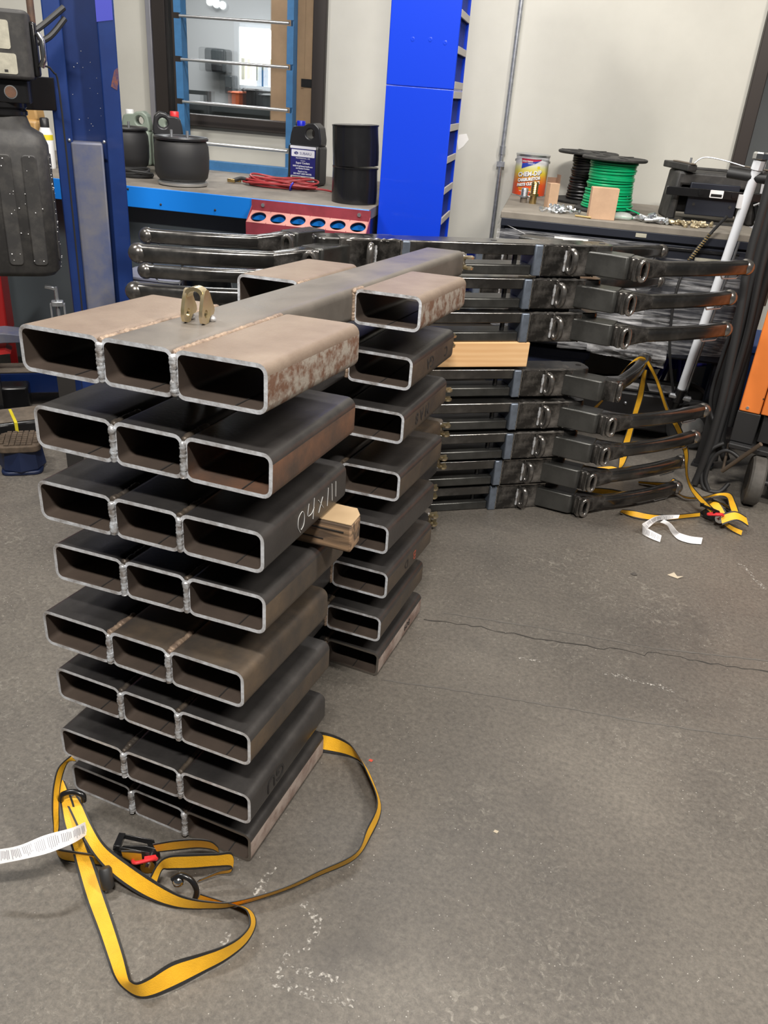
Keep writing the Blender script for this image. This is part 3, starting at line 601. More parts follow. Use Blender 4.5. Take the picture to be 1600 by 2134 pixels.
# ------------------------------------------------------------------ ratchet straps
STRAPS = {
 'front_main': [(-0.189,-0.084,0.105,-0.172,-0.067,0.110),(-0.159,-0.101,0.095,-0.147,-0.078,0.105),(-0.114,-0.124,0.075,-0.115,-0.096,0.090),(-0.070,-0.138,0.050,-0.066,-0.118,0.075),(-0.019,-0.144,0.025,-0.015,-0.120,0.055),(0.046,-0.142,0.006,0.059,-0.126,0.042),(0.107,-0.133,0.003,0.119,-0.128,0.038),(0.163,-0.109,0.003,0.174,-0.114,0.036),(0.206,-0.082,0.003,0.212,-0.093,0.034),(0.272,-0.016,0.003,0.279,-0.032,0.036),(0.322,0.047,0.003,0.326,0.028,0.040),(0.370,0.112,0.003,0.376,0.098,0.042),(0.378,0.179,0.003,0.374,0.160,0.044),(0.371,0.257,0.003,0.367,0.236,0.045),(0.328,0.320,0.003,0.314,0.305,0.045),(0.287,0.361,0.003,0.259,0.359,0.045),(0.244,0.372,0.003,0.225,0.377,0.045),(0.185,0.361,0.003,0.176,0.380,0.045),(0.132,0.346,0.003,0.128,0.363,0.045)],
 'front_loop': [(-0.237,-0.054,0.120,-0.211,-0.056,0.120),(-0.193,-0.092,0.100,-0.171,-0.081,0.110),(-0.164,-0.119,0.080,-0.145,-0.098,0.085),(-0.134,-0.136,0.050,-0.110,-0.121,0.060),(-0.114,-0.151,0.020,-0.080,-0.136,0.030),(-0.060,-0.192,0.006,-0.031,-0.170,0.010),(0.003,-0.235,0.004,0.028,-0.214,0.006),(0.056,-0.273,0.004,0.081,-0.256,0.010),(0.085,-0.292,0.004,0.122,-0.293,0.030),(0.112,-0.302,0.004,0.136,-0.305,0.045),(0.145,-0.305,0.004,0.148,-0.304,0.047),(0.168,-0.294,0.004,0.160,-0.286,0.046),(0.196,-0.263,0.004,0.179,-0.250,0.046),(0.224,-0.221,0.004,0.214,-0.217,0.046),(0.247,-0.185,0.004,0.241,-0.190,0.046),(0.263,-0.143,0.004,0.259,-0.162,0.045),(0.261,-0.105,0.004,0.264,-0.133,0.045),(0.245,-0.084,0.004,0.247,-0.110,0.043),(0.218,-0.079,0.004,0.228,-0.104,0.040),(0.179,-0.093,0.004,0.188,-0.101,0.030),(0.132,-0.104,0.004,0.142,-0.105,0.030)],
 'front_side': [(-0.233,-0.010,0.140,-0.226,-0.003,0.120),(-0.224,-0.055,0.150,-0.232,-0.021,0.130),(-0.207,-0.090,0.140,-0.213,-0.065,0.120),(-0.192,-0.115,0.110,-0.189,-0.100,0.100),(-0.192,-0.120,0.060,-0.181,-0.115,0.060),(-0.192,-0.122,0.020,-0.161,-0.149,0.050),(-0.166,-0.138,0.004,-0.154,-0.149,0.050),(-0.127,-0.131,0.004,-0.124,-0.141,0.050),(-0.079,-0.116,0.004,-0.076,-0.128,0.050),(-0.051,-0.112,0.010,-0.049,-0.122,0.050)],
 'ratchet_loop1': [(-0.029,-0.113,0.050,-0.019,-0.127,0.090),(-0.008,-0.111,0.045,-0.001,-0.118,0.090),(0.009,-0.103,0.040,0.013,-0.109,0.085)],
 'ratchet_loop2': [(0.020,-0.071,0.045,0.019,-0.082,0.080),(0.050,-0.047,0.040,0.048,-0.059,0.080),(0.080,-0.023,0.035,0.084,-0.036,0.078),(0.106,-0.010,0.030,0.111,-0.021,0.070),(0.121,-0.007,0.025,0.123,-0.013,0.050)],
 'ratchet_loop3': [(0.053,-0.118,0.030,0.044,-0.127,0.050),(0.053,-0.101,0.045,0.052,-0.112,0.075),(0.068,-0.098,0.050,0.068,-0.098,0.090),(0.106,-0.079,0.050,0.104,-0.077,0.090),(0.146,-0.055,0.050,0.147,-0.055,0.090),(0.169,-0.040,0.045,0.172,-0.040,0.088),(0.163,-0.034,0.020,0.169,-0.036,0.040),(0.138,-0.043,0.010,0.146,-0.047,0.030),(0.111,-0.072,0.008,0.118,-0.073,0.020)],
 'tag': [(-0.112,-0.113,0.075,-0.119,-0.108,0.100),(-0.105,-0.156,0.100,-0.119,-0.143,0.120),(-0.117,-0.205,0.120,-0.138,-0.190,0.140),(-0.147,-0.234,0.120,-0.162,-0.226,0.140),(-0.186,-0.255,0.110,-0.195,-0.242,0.130),(-0.219,-0.270,0.100,-0.230,-0.255,0.120)],
 'r_over_left': [(0.627,2.386,0.524,0.618,2.385,0.542),(0.585,2.404,0.513,0.591,2.404,0.534),(0.539,2.441,0.453,0.551,2.452,0.467),(0.490,2.488,0.327,0.504,2.499,0.335),(0.436,2.533,0.237,0.458,2.545,0.237)],
 'r_mid': [(0.618,2.405,0.483,0.638,2.396,0.489),(0.617,2.435,0.370,0.645,2.436,0.369),(0.613,2.455,0.279,0.639,2.456,0.281),(0.607,2.475,0.197,0.635,2.476,0.209),(0.599,2.484,0.129,0.634,2.486,0.143),(0.599,2.474,0.062,0.636,2.476,0.070),(0.605,2.455,0.016,0.618,2.465,0.021),(0.576,2.443,0.007,0.577,2.453,0.026),(0.515,2.429,0.000,0.517,2.440,0.011),(0.454,2.404,-0.004,0.456,2.435,-0.007)],
 'r_right': [(0.626,2.386,0.518,0.636,2.376,0.534),(0.678,2.377,0.454,0.690,2.368,0.464),(0.740,2.358,0.351,0.755,2.338,0.361),(0.784,2.338,0.300,0.806,2.318,0.317),(0.820,2.318,0.256,0.843,2.297,0.268),(0.851,2.297,0.205,0.869,2.277,0.217),(0.868,2.267,0.162,0.878,2.236,0.176),(0.882,2.236,0.129,0.891,2.206,0.144),(0.918,2.195,0.087,0.918,2.195,0.111),(0.985,2.150,0.049,0.989,2.150,0.074),(1.071,2.113,0.009,1.070,2.113,0.032),(1.123,2.087,0.001,1.123,2.097,0.024)],
 'r_floor1': [(0.510,2.166,0.004,0.517,2.160,0.030),(0.596,2.180,0.004,0.602,2.160,0.045),(0.660,2.195,0.004,0.667,2.161,0.045),(0.717,2.221,0.004,0.714,2.158,0.040)],
 'r_floor2': [(0.668,2.049,0.004,0.677,1.991,0.045),(0.722,2.028,0.004,0.721,2.040,0.030),(0.784,2.037,0.004,0.780,2.043,0.030),(0.852,2.075,0.004,0.847,2.068,0.030),(0.920,2.133,0.004,0.915,2.120,0.030),(0.966,2.159,0.010,0.962,2.159,0.030)],
 'r_floor3': [(0.706,2.377,0.004,0.705,2.361,0.020),(0.772,2.393,0.004,0.769,2.364,0.030),(0.828,2.405,0.004,0.823,2.371,0.040),(0.831,2.381,0.020,0.841,2.447,0.030),(0.849,2.336,0.015,0.857,2.418,0.030),(0.866,2.343,0.010,0.867,2.312,0.030),(0.909,2.310,0.010,0.906,2.284,0.030),(0.972,2.346,0.010,0.968,2.320,0.030),(1.022,2.381,0.020,1.019,2.385,0.030),(1.057,2.357,0.030,1.072,2.416,0.030),(1.069,2.266,0.030,1.094,2.336,0.030),(1.085,2.205,0.020,1.107,2.255,0.030)],
 'r_tag1': [(0.884,2.014,0.050,0.886,2.025,0.060),(0.849,2.004,0.040,0.845,1.999,0.060),(0.812,1.981,0.035,0.803,1.963,0.060),(0.789,1.923,0.030,0.770,1.914,0.050),(0.769,1.910,0.005,0.764,1.896,0.045),(0.798,1.886,0.004,0.798,1.899,0.030),(0.838,1.871,0.004,0.838,1.886,0.025)],
 'r_tag2': [(0.823,1.985,0.030,0.835,1.996,0.040),(0.852,1.992,0.020,0.862,1.984,0.035),(0.869,1.975,0.006,0.888,1.943,0.030),(0.898,1.930,0.004,0.907,1.950,0.020),(0.942,1.920,0.004,0.943,1.966,0.010),(0.982,1.933,0.004,0.984,1.977,0.010)],
}
def ribbon(rows, per=6, th=0.0016, edge=0.14):
    A = smooth_path([r[:3] for r in rows], per); Bp = smooth_path([r[3:] for r in rows], per)
    cols = (0.0, edge, 1-edge, 1.0); vs = []; n = len(A); mb = MB()
    nrm = []
    for i in range(n):
        t = (A[min(i+1, n-1)]+Bp[min(i+1, n-1)])-(A[max(i-1, 0)]+Bp[max(i-1, 0)]); w = Bp[i]-A[i]; nn = t.cross(w)
        nn = nn.normalized() if nn.length > 1e-9 else Vector((0, 0, 1))
        if nrm and nn.dot(nrm[-1]) < 0: nn = -nn
        nrm.append(nn)
    for s in (0.5, -0.5):
        for i in range(n):
            for c in cols: vs.append(A[i].lerp(Bp[i], c)+nrm[i]*th*s)
    N = n*4
    for i in range(n-1):
        for k in range(3):
            a = i*4+k; mi = 0 if k == 1 else 1
            mb.f.append((a, a+1, a+5, a+4)); mb.m.append(mi); mb.f.append((N+a, N+a+4, N+a+5, N+a+1)); mb.m.append(mi)
        for k in (0, 3):
            a = i*4+k; mb.f.append((a, a+4, N+a+4, N+a)); mb.m.append(1)
    for i in (0, n-1):
        for k in range(3): a = i*4+k; mb.f.append((a, a+1, N+a+1, N+a)); mb.m.append(1)
    mb.v = [tuple(p) for p in vs]; return mb
def paper_tag(rows, parent, name='care_tag', lines=True):
    mb = ribbon(rows, 6, 0.0008, 0.02); o = mb.build(name, ['paper_white', 'paper_white'], parent, smooth=60)
    if lines:
        A = smooth_path([r[:3] for r in rows], 14); Bp = smooth_path([r[3:] for r in rows], 14); ln = MB(); n = len(A)
        up = Vector((0, 0, 1))
        for i in range(3, n-2):
            if i % 7 == 0: continue
            nn = (A[i+1]-A[i]).cross(Bp[i]-A[i]).normalized(); nn = nn if nn.dot(CAM_POS-A[i]) > 0 else -nn
            s0 = 0.12+0.1*random.random(); s1 = 0.62+0.25*random.random()
            p = A[i].lerp(Bp[i], 1-s0)+nn*0.0007; q = A[i].lerp(Bp[i], 1-s1)+nn*0.0007; w = (A[i+1]-A[i])*0.42
            ln.add([p, q, q+w, p+w], [(0, 1, 2, 3)])
        ln.build('printed_line', 'ink_grey', o, smooth=0)
    return o
# yellow strap and ratchet in front of the stack
def ratchet(root, loc, rot, s=1.0, nm='ratchet'):
    r = MB()
    for y in (-0.026, 0.022):
        plate_hole(r, [(-0.075, 0.0), (0.03, -0.006), (0.042, 0.008), (0.036, 0.03), (0.0, 0.036), (-0.07, 0.028)], (0.02, 0.014), 0.005, y, y+0.004, 'y', 28)
    r.box(-0.075, -0.05, -0.026, 0.026, 0.010, 0.014)
    body = r.build(nm, 'black_steel', root, loc, rot, bevel=0.001)
    h = MB()
    for y in (-0.031, 0.028): h.prism([(0.02, 0.006), (0.035, 0.012), (0.02, 0.05), (-0.06, 0.058), (-0.065, 0.048), (0.005, 0.038)], y, y+0.003, 'y')
    h.box(-0.066, -0.05, -0.031, 0.031, 0.046, 0.060)
    h.build('ratchet_handle', 'black_steel', body, bevel=0.001)
    k = MB()
    for y in (-0.033, 0.024): k.lathe([(0.017, y), (0.017, y+0.006)], 18, (0.02, 0, 0.014), 'y')
    k.lathe([(0.007, -0.045), (0.007, 0.045)], 14, (0.02, 0, 0.014), 'y'); k.build('ratchet_gear', 'chrome', body)
    p = MB(); p.tube(smooth_path([(-0.012, -0.028, 0.03), (-0.014, -0.050, 0.036), (-0.004, -0.060, 0.038), (0.028, -0.046, 0.042), (0.038, -0.028, 0.034)], 4), 0.0045, 8); p.prism([(0.012, -0.054), (0.040, -0.036), (0.034, -0.024), (0.010, -0.036)], 0.034, 0.042, 'z')
    p.build('release_lever', 'plastic_red', body); body.scale = (s, s, s)
    return body
root = thing('ratchet_strap', (0.0, -0.10, 0.0), 0, 'yellow ratchet strap with black edges lying on the floor in front of the tube frames', 'ratchet strap', 'yellow ratchet straps')
off = Vector((0.0, -0.10, 0.0))
def shift(rows, o=off): return [(r[0]-o.x, r[1]-o.y, r[2]-o.z, r[3]-o.x, r[4]-o.y, r[5]-o.z) for r in rows]
for k, nm in (('front_main', 'webbing'), ('front_loop', 'webbing'), ('front_side', 'webbing'), ('ratchet_loop1', 'webbing'), ('ratchet_loop2', 'webbing'), ('ratchet_loop3', 'webbing')):
    ribbon(shift(STRAPS[k])).build(nm, ['strap_yellow', 'strap_edge'], root, smooth=60)
paper_tag(shift(STRAPS['tag']), root)
ratchet(root, Vector(RAT1)-off+Vector((0.004, -0.006, -0.022)), (math.radians(-22), math.radians(6), math.radians(24)), 0.82)
hk = MB(); hk.tube(smooth_path([tuple(Vector(p)-off) for p in HOOK1], 5), 0.0055, 10); hk.build('end_hook', 'black_steel', root)
hk = MB(); hk.tube(smooth_path([tuple(Vector(p)-off) for p in HOOK2], 5), 0.0055, 10); hk.build('end_hook', 'black_steel', root)
b = MB(); b.ball(tuple(Vector(BALLJ)-off), 0.013, 14); b.build('hook_joint', 'chrome', root)
g = MB(); p0, p1 = [Vector(p)-off for p in GRIP]; g.tube([p0, p0.lerp(p1, .1), p0.lerp(p1, .9), p1], [0.010, 0.0125, 0.0125, 0.010], 14); g.build('handle_grip', 'black_rubber', root)
# second strap at the bumper stack
off2 = Vector((0.75, 2.35, 0.0))
root = thing('ratchet_strap', off2, 0, 'yellow ratchet strap hanging from a bumper arm, ratchet on the floor', 'ratchet strap', 'yellow ratchet straps')
for k in ('r_over_left', 'r_mid', 'r_right', 'r_floor1', 'r_floor2', 'r_floor3'):
    ribbon(shift(STRAPS[k], off2)).build('webbing', ['strap_yellow', 'strap_edge'], root, smooth=60)
paper_tag(shift(STRAPS['r_tag1'], off2), root); paper_tag(shift(STRAPS['r_tag2'], off2), root, lines=False)
ratchet(root, Vector(RAT2)-off2, (math.radians(10), math.radians(-10), math.radians(-35)))
for j, (dx, dy, rz) in enumerate(((0.05, -0.035, 20), (-0.03, 0.03, -50))):
    st = ribbon([(-0.05, -0.02, 0.006, -0.05, 0.02, 0.03), (0.0, -0.022, 0.03, 0.0, 0.02, 0.05), (0.05, -0.022, 0.008, 0.05, 0.02, 0.03)])
    st.build('webbing', ['strap_yellow', 'strap_edge'], root, Vector(RAT2)-off2+Vector((dx, dy, 0.0)), (0, 0, math.radians(rz)))

# ------------------------------------------------------------------ left: lift post and its gear
mat('lift_blue', (0.008, 0.026, 0.125), 0.35, 0.0, col2=(0.011, 0.036, 0.165), scale=5, coat=0.2)
mat('lift_grey', (0.085, 0.105, 0.20), 0.5, 0.0, col2=(0.16, 0.16, 0.185), scale=9)
mat('sticker_blue', (0.05, 0.06, 0.42), 0.4)
mat('rust_orange', (0.22, 0.07, 0.02), 0.8, col2=(0.03, 0.03, 0.10), scale=60)
mat('label_silver', (0.46, 0.44, 0.36), 0.5, 0.3, var=0.12, scale=60)
mat('dust_top', (0.14, 0.115, 0.09), 0.85, var=0.25, scale=20)
mat('hydraulic_red', (0.42, 0.02, 0.02), 0.4)
mat('lift_navy', (0.006, 0.014, 0.05), 0.5); mat('pad_rubber', (0.09, 0.065, 0.045), 0.85, var=0.3, scale=40)
mat('yellow_band', (0.72, 0.60, 0.03), 0.5)
PA = math.atan2(.639, .769)
t = thing('lift_post', (-1.355, 1.56, 0), PA, 'dark blue steel car lift post with a sliding grey carriage', 'lift post')
c = MB(); w = 0.1135
prof = [(-w, 0.0), (-w+0.058, 0.0), (-w+0.058, 0.008), (-w+0.008, 0.008), (-w+0.008, 0.17), (w-0.008, 0.17), (w-0.008, 0.008), (w-0.058, 0.008), (w-0.058, 0.0), (w, 0.0), (w, 0.178), (-w, 0.178)]
c.prism(prof, 0, 3.2, 'z'); c.build('column', 'lift_blue', t, bevel=0.004)
MB().box(-w+0.010, w-0.010, 0.10, 0.112, 0.05, 3.15).build('inner_web', 'lift_blue', t)
MB().box(-0.13, 0.13, -0.02, 0.20, 0, 0.02).build('base_plate', 'lift_blue', t, bevel=0.004)
c = MB().box(-0.064, 0.042, -0.008, 0.09, 0.25, 1.178); c.build('carriage', 'lift_grey', t, bevel=0.006)
MB().prism([(0.055, 1.55), (0.108, 1.56), (0.108, 1.64), (0.055, 1.64)], -0.0012, 0.001, 'y').build('sticker', 'sticker_blue', t, smooth=0)
MB().prism([(0.085, 1.36), (0.105, 1.35), (0.112, 1.38), (0.112, 1.42), (0.1, 1.41)], -0.001, 0.001, 'y').build('rust_spot', 'rust_orange', t, smooth=0)
for x in (-0.068, 0.048): MB().ball((x, -0.001, 1.183), 0.006, 10).build('stop_bolt', 'galv', t)
for k in range(16):
    MB().ball((random.uniform(-0.05, 0.05), 0.0985, random.uniform(1.2, 1.5)), random.uniform(0.0008, 0.002), 6).build('paint_fleck', 'paper_white', t)
# hydraulic power unit hung at the left of the post
pu = thing('hydraulic_power_unit', Vector((-1.355, 1.56, 0))+Vector((math.cos(PA)*-0.262-math.sin(PA)*-0.20, math.sin(PA)*-0.262+math.cos(PA)*-0.20, 0.775)), PA, 'black hydraulic power unit with a ribbed plastic tank hung beside the lift post', 'power unit')
rings = []
for z, a, b, r in ((0.02, 0.245, 0.20, 0.05), (0.0, 0.225, 0.18, 0.05), (0.02, 0.26, 0.215, 0.05), (0.40, 0.26, 0.215, 0.05), (0.435, 0.235, 0.19, 0.05), (0.455, 0.17, 0.15, 0.05), (0.49, 0.15, 0.14, 0.06)):
    rings.append([Vector((p[0], p[1], z)) for p in rrect(a, b, r, 5)])
tank = MB().sweep(rings[1:]).build('tank', 'dusty_black', pu, smooth=50)
for x in (-0.075, 0.0, 0.075):
    MB().prism(rrect(0.045, 0.34, 0.012, 3, x, 0.21), -0.1125, -0.105, 'y').build('tank_rib', 'dusty_black', tank, bevel=0.003)
for s in (-1, 1): MB().prism(rrect(0.05, 0.33, 0.012, 3, s*0.04, 0.21), 0.127, 0.1335, 'x').build('tank_rib', 'dusty_black', tank, bevel=0.003)
sk = MB()
for k in range(60):
    if k % 2: sk.ball((random.uniform(-0.11, 0.11), -0.1135, random.uniform(0.03, 0.38)), random.uniform(0.0008, 0.0022), 6)
    else: sk.ball((0.1345, random.uniform(-0.09, 0.05), random.uniform(0.03, 0.38)), random.uniform(0.0008, 0.002), 6)
sk.build('paint_speck', 'paper_white', tank)['kind'] = 'stuff'
MB().lathe([(0.075, 0.485), (0.082, 0.49), (0.082, 0.50), (0.076, 0.505), (0.082, 0.512), (0.082, 0.525)], 28).build('clamp_ring', 'black_steel', pu)
MB().prism(rrect(0.20, 0.16, 0.02, 3), 0.525, 0.59, 'z').build('valve_block', 'black_steel', pu, bevel=0.003)
MB().prism([(0.02, 0.06), (0.165, 0.16), (0.165, 0.205), (-0.02, 0.10)], 0.50, 0.60, 'z').build('mount_bracket', 'black_steel', pu, bevel=0.003)
v = MB().lathe([(0.016, -0.083), (0.016, -0.078)], 20, (0.045, 0, 0.555), 'y').build('port_plug', 'rust_red', pu)
MB().lathe([(0.019, -0.081), (0.019, -0.0795)], 20, (0.045, 0, 0.555), 'y').build('port_ring', 'aluminium', pu)
mo = MB().prism(rrect(0.235, 0.22, 0.03, 5), 0.59, 0.775, 'z').build('motor', 'dusty_black', pu, bevel=0.010, seg=3)
MB().box(0.115, 0.135, -0.05, 0.04, 0.60, 0.75).build('capacitor_cover', 'black_steel', mo, bevel=0.008)
MB().tube([(0.14, -0.05, 0.63), (0.15, -0.055, 0.65), (0.15, -0.055, 0.70), (0.14, -0.05, 0.72)], 0.009, 10).build('lever_cap', 'chrome', mo)
MB().prism(rrect(0.15, 0.075, 0.006, 2, -0.012, 0.708), -0.1118, -0.1095, 'y').build('rating_label', 'label_silver', mo, smooth=0)
MB().prism(rrect(0.15, 0.055, 0.006, 2, 0.0, 0.632), -0.1118, -0.1095, 'y').build('rating_label', 'label_silver', mo, smooth=0)
for k in range(3): MB().box(-0.01+0.024*k, 0.0+0.024*k, -0.1124, -0.1115, 0.609, 0.616).build('label_print', 'seam_dark', mo, smooth=0)
MB().tube(smooth_path([(0.12, 0.0, 0.72), (0.16, 0.03, 0.75), (0.22, 0.06, 0.80)], 5), 0.009, 8).build('hose', 'black_rubber', pu)
MB().tube(smooth_path([(0.12, 0.0, 0.69), (0.17, 0.03, 0.715), (0.22, 0.06, 0.77)], 5), 0.009, 8).build('hose', 'black_rubber', pu)
MB().tube(smooth_path([(0.13, -0.05, 0.63), (0.17, -0.02, 0.62), (0.185, 0.0, 0.5), (0.185, 0.0, -0.3)], 5), 0.003, 6).build('wire', 'black_rubber', pu)
MB().tube([(0.122, 0.06, 0.70), (0.122, 0.06, 1.5)], 0.011, 10).build('rigid_pipe', 'rust_red', pu)
# lift arms near the floor
t = thing('lift_swing_beam', (-2.02, 1.62, 0), math.radians(38), 'blue lift arm with dusty top resting low behind the stack at the left', 'lift arm', 'lift arms')
MB().box(-0.55, 0.35, 0.1, 0.24, 0.06, 0.16).build('arm_tube', 'lift_blue', t, bevel=0.006)
MB().box(-0.55, 0.35, 0.1, 0.24, 0.1605, 0.163).build('dust_layer', 'dust_top', t)
MB().box(-0.2, 0.12, -0.04, 0.06, 0.02, 0.14).build('pin_bracket', 'black_steel', t, bevel=0.012)
t = thing('lift_swing_beam', (-1.72, 1.42, 0), math.radians(52), 'black lift arm end with a yellow band beside the waffle pad', 'lift arm', 'lift arms')
MB().prism([(-0.5, -0.06), (0.1, -0.055), (0.22, 0.03), (0.22, 0.10), (0.1, 0.12), (-0.5, 0.12)], 0.045, 0.115, 'z').build('arm_tube', 'black_steel', t, bevel=0.012)
MB().prism([(-0.48, -0.05), (0.1, -0.045), (0.20, 0.035), (0.20, 0.09), (0.1, 0.11), (-0.48, 0.11)], 0.1152, 0.117, 'z').build('dust_layer', 'dust_top', t)
MB().box(-0.030, -0.018, -0.064, 0.10, 0.055, 0.1185).build('band', 'yellow_band', t, bevel=0.001)
t = thing('lift_pad', (-1.545, 1.235, 0), math.radians(38), 'square waffle-patterned rubber lift pad on a blue foot at the left', 'lift pad')
MB().lathe([(0.075, 0.005), (0.085, 0.02), (0.075, 0.10), (0.06, 0.10)], 8).build('foot', 'lift_navy', t, smooth=20)
MB().prism(rrect(0.15, 0.15, 0.03, 3), 0.0, 0.015, 'z').build('base', 'lift_navy', t, bevel=0.004)
pad = MB().prism(rrect(0.155, 0.155, 0.03, 4), 0.095, 0.123, 'z').build('rubber_pad', 'pad_rubber', t, bevel=0.005)
for i in range(7):
    for j in range(7):
        if (i in (0, 6)) and (j in (0, 6)): continue
        MB().box(-0.07+0.0205*i, -0.07+0.0205*i+0.016, -0.07+0.0205*j, -0.07+0.0205*j+0.016, 0.122, 0.129).build('waffle_block', 'pad_rubber', pad)
t = thing('lift_pin', (-1.345, 1.302, 0), PA, 'bent steel locking pin standing in a bracket left of the lift post', 'lift pin')
MB().tube(smooth_path([(0, 0, 0.5), (0, 0, 0.70), (-0.006, 0, 0.715), (-0.035, 0, 0.722)], 5), 0.0065, 10).build('pin', 'galv', t)
MB().prism(rrect(0.04, 0.034, 0.005, 2), 0.655, 0.672, 'z').build('collar', 'galv', t, bevel=0.002)
for x in (-0.022, 0.022): MB().box(x-0.003, x+0.003, -0.012, 0.012, 0.59, 0.662).build('bracket_leg', 'galv', t)
MB().box(-0.03, 0.03, -0.02, 0.02, 0, 0.60).build('stand_post', 'seam_dark', t)
t = thing('parts_cart', (-2.045, 1.74, 0), PA, 'red steel parts cart at the far left edge beside the lift', 'cart')
MB().box(-0.40, 0.0, 0.0, 0.28, 0.30, 0.66).build('body', 'hydraulic_red', t, bevel=0.008)
MB().box(-0.40, 0.0, 0.20, 0.30, 0.0, 0.03).build('base', 'hydraulic_red', t, bevel=0.005)
for x in (-0.38, -0.02): MB().box(x-0.015, x+0.015, 0.24, 0.27, 0.03, 0.31).build('upright', 'hydraulic_red', t)
t = thing('lift_restraint', (-1.80, 1.50, 0), math.radians(40), 'grey-blue flat bar with a red rail below at the left edge', 'steel bar')
MB().prism([(-0.4, 0.405), (-0.02, 0.44), (0.06, 0.43), (0.06, 0.40), (-0.02, 0.40), (-0.4, 0.365)], -0.02, 0.10, 'y').build('bar', 'lift_grey', t, bevel=0.003)
MB().prism([(-0.4, 0.335), (-0.02, 0.37), (0.0, 0.355), (-0.4, 0.315)], -0.015, 0.09, 'y').build('rail', 'hydraulic_red', t)
MB().box(-0.1, -0.06, 0.02, 0.06, 0, 0.345).build('stand', 'black_steel', t)

# ------------------------------------------------------------------ left: workbench along the wall and what stands on it
BZ = 0.97
mat('bench_blue', (0.008, 0.20, 0.72), 0.35, coat=0.2)
mat('bench_top', (0.13, 0.115, 0.098), 0.7, col2=(0.22, 0.195, 0.165), scale=7)
mat('slate_panel', (0.075, 0.09, 0.10), 0.5)
mat('rack_red', (0.23, 0.032, 0.047), 0.5, var=0.15, scale=15)
mat('rack_pink', (0.44, 0.19, 0.165), 0.55, var=0.15, scale=20)
mat('frame_blue', (0.035, 0.13, 0.28), 0.5, var=0.15, scale=10)
b = thing('workbench', W(-1.38, 2.42, 0), TH, 'long workbench with a bright blue front edge under the window', 'workbench')
MB().box(-1.3, 1.228, 0.0, 1.18, 0.925, BZ).build('bench_top', 'bench_top', b, bevel=0.003)
MB().box(-1.3, 1.228, -0.012, 0.0, 0.882, BZ-0.002).build('apron', 'bench_blue', b, bevel=0.002)
for x in (-0.5, 0.15, 0.55, 0.30): MB().ball((x, -0.012, 0.955-0.05*(x > 0.2)), 0.005, 8).build('screw_hole', 'seam_dark', b)
MB().box(-1.3, 1.20, 0.10, 0.13, 0.08, 0.925).build('front_panel', 'slate_panel', b)
for x in (-1.25, 0.0, 1.19): MB().box(x-0.03, x+0.03, 0.03, 0.09, 0, 0.925).build('leg', 'black_steel', b)
MB().box(1.2, 1.228, 0.0, 1.15, 0.0, 0.925).build('side_panel', 'black_steel', b)
# red can rack on the bench front
r = thing('can_rack', W(-0.40, 2.40, 0.0), TH, 'red sheet metal can rack with six round holes on the bench edge', 'can rack')
UL, UR = -0.262, 0.258
mb = MB().prism([(0.004, 0.966), (0.0, 0.966), (0.0, 0.922), (0.004, 0.922)], UL, UR, 'x'); mb.build('back_strip', 'rack_red', r)
n = 6; wd = (UR-UL)/n
for k in range(n):
    cx = UL+wd*(k+0.5); M = Matrix.Translation((cx, 0, 0.922)) @ Matrix.Rotation(math.radians(-52), 4, 'X')
    mb = MB(); plate_hole(mb, [(-wd/2, 0.0), (-wd/2, -0.083), (wd/2, -0.083), (wd/2, 0.0)], (0, -0.042), 0.033, -0.002, 0.001, 'z', 40, M=Matrix.Translation((cx, 0, 0.922)) @ Matrix.Rotation(math.radians(28), 4, 'X'))
    mb.build('hole_plate', 'rack_pink', r, smooth=30)
ye, ze = -0.083*math.cos(math.radians(28)), 0.922-0.083*math.sin(math.radians(28))
MB().prism([(ye, ze), (ye+0.003, ze+0.002), (ye+0.006, ze-0.09), (ye+0.003, ze-0.09)], UL, UR, 'x').build('front_lip', 'rack_red', r)
for x in (UL, UR-0.003): MB().prism([(0.0, 0.94), (ye, ze), (ye, ze-0.06), (0.0, 0.80)], x, x+0.003, 'x').build('end_cheek', 'rack_red', r)
for x in (-0.21, 0.21): MB().lathe([(0.008, -0.006), (0.006, -0.001), (0.006, 0.004)], 14, (x, 0, 0.947), 'y').build('screw', 'galv', r)
# blue rod rack standing in front of the window
r = thing('rod_rack', W(-1.10, 3.38, BZ), TH, 'blue steel ladder-like rack with four bright rods standing before the window', 'rod rack')
zr = [0.125, 0.318, 0.513, 0.705]
for x, wdt in ((-0.295, 0.038), (0.298, 0.034)):
    zs = [0]+[q for z in zr for q in (z-0.012, z+0.014)]+[1.5]
    for k in range(0, len(zs), 2): MB().box(x-wdt/2, x+wdt/2, 0, 0.004, zs[k], zs[k+1]).build('post_face', 'frame_blue', r)
    MB().box(x+wdt/2-0.004, x+wdt/2, 0.004, 0.07, 0, 1.5).build('post_side', 'frame_blue', r)
    MB().box(x-wdt/2, x+wdt/2, 0.066, 0.07, 0, 1.5).build('post_back', 'frame_blue', r)
for z in zr: MB().tube([(-0.285, 0.004, z), (0.29, 0.004, z)], 0.0075, 12).build('rod', 'aluminium', r)
MB().box(-0.30, 0.30, -0.01, 0.03, 0.0, 0.045).build('bottom_bar', 'frame_blue', r, bevel=0.003)
MB().box(-0.30, 0.30, -0.03, 0.05, 0.0, 0.006).build('foot_flange', 'frame_blue', r)

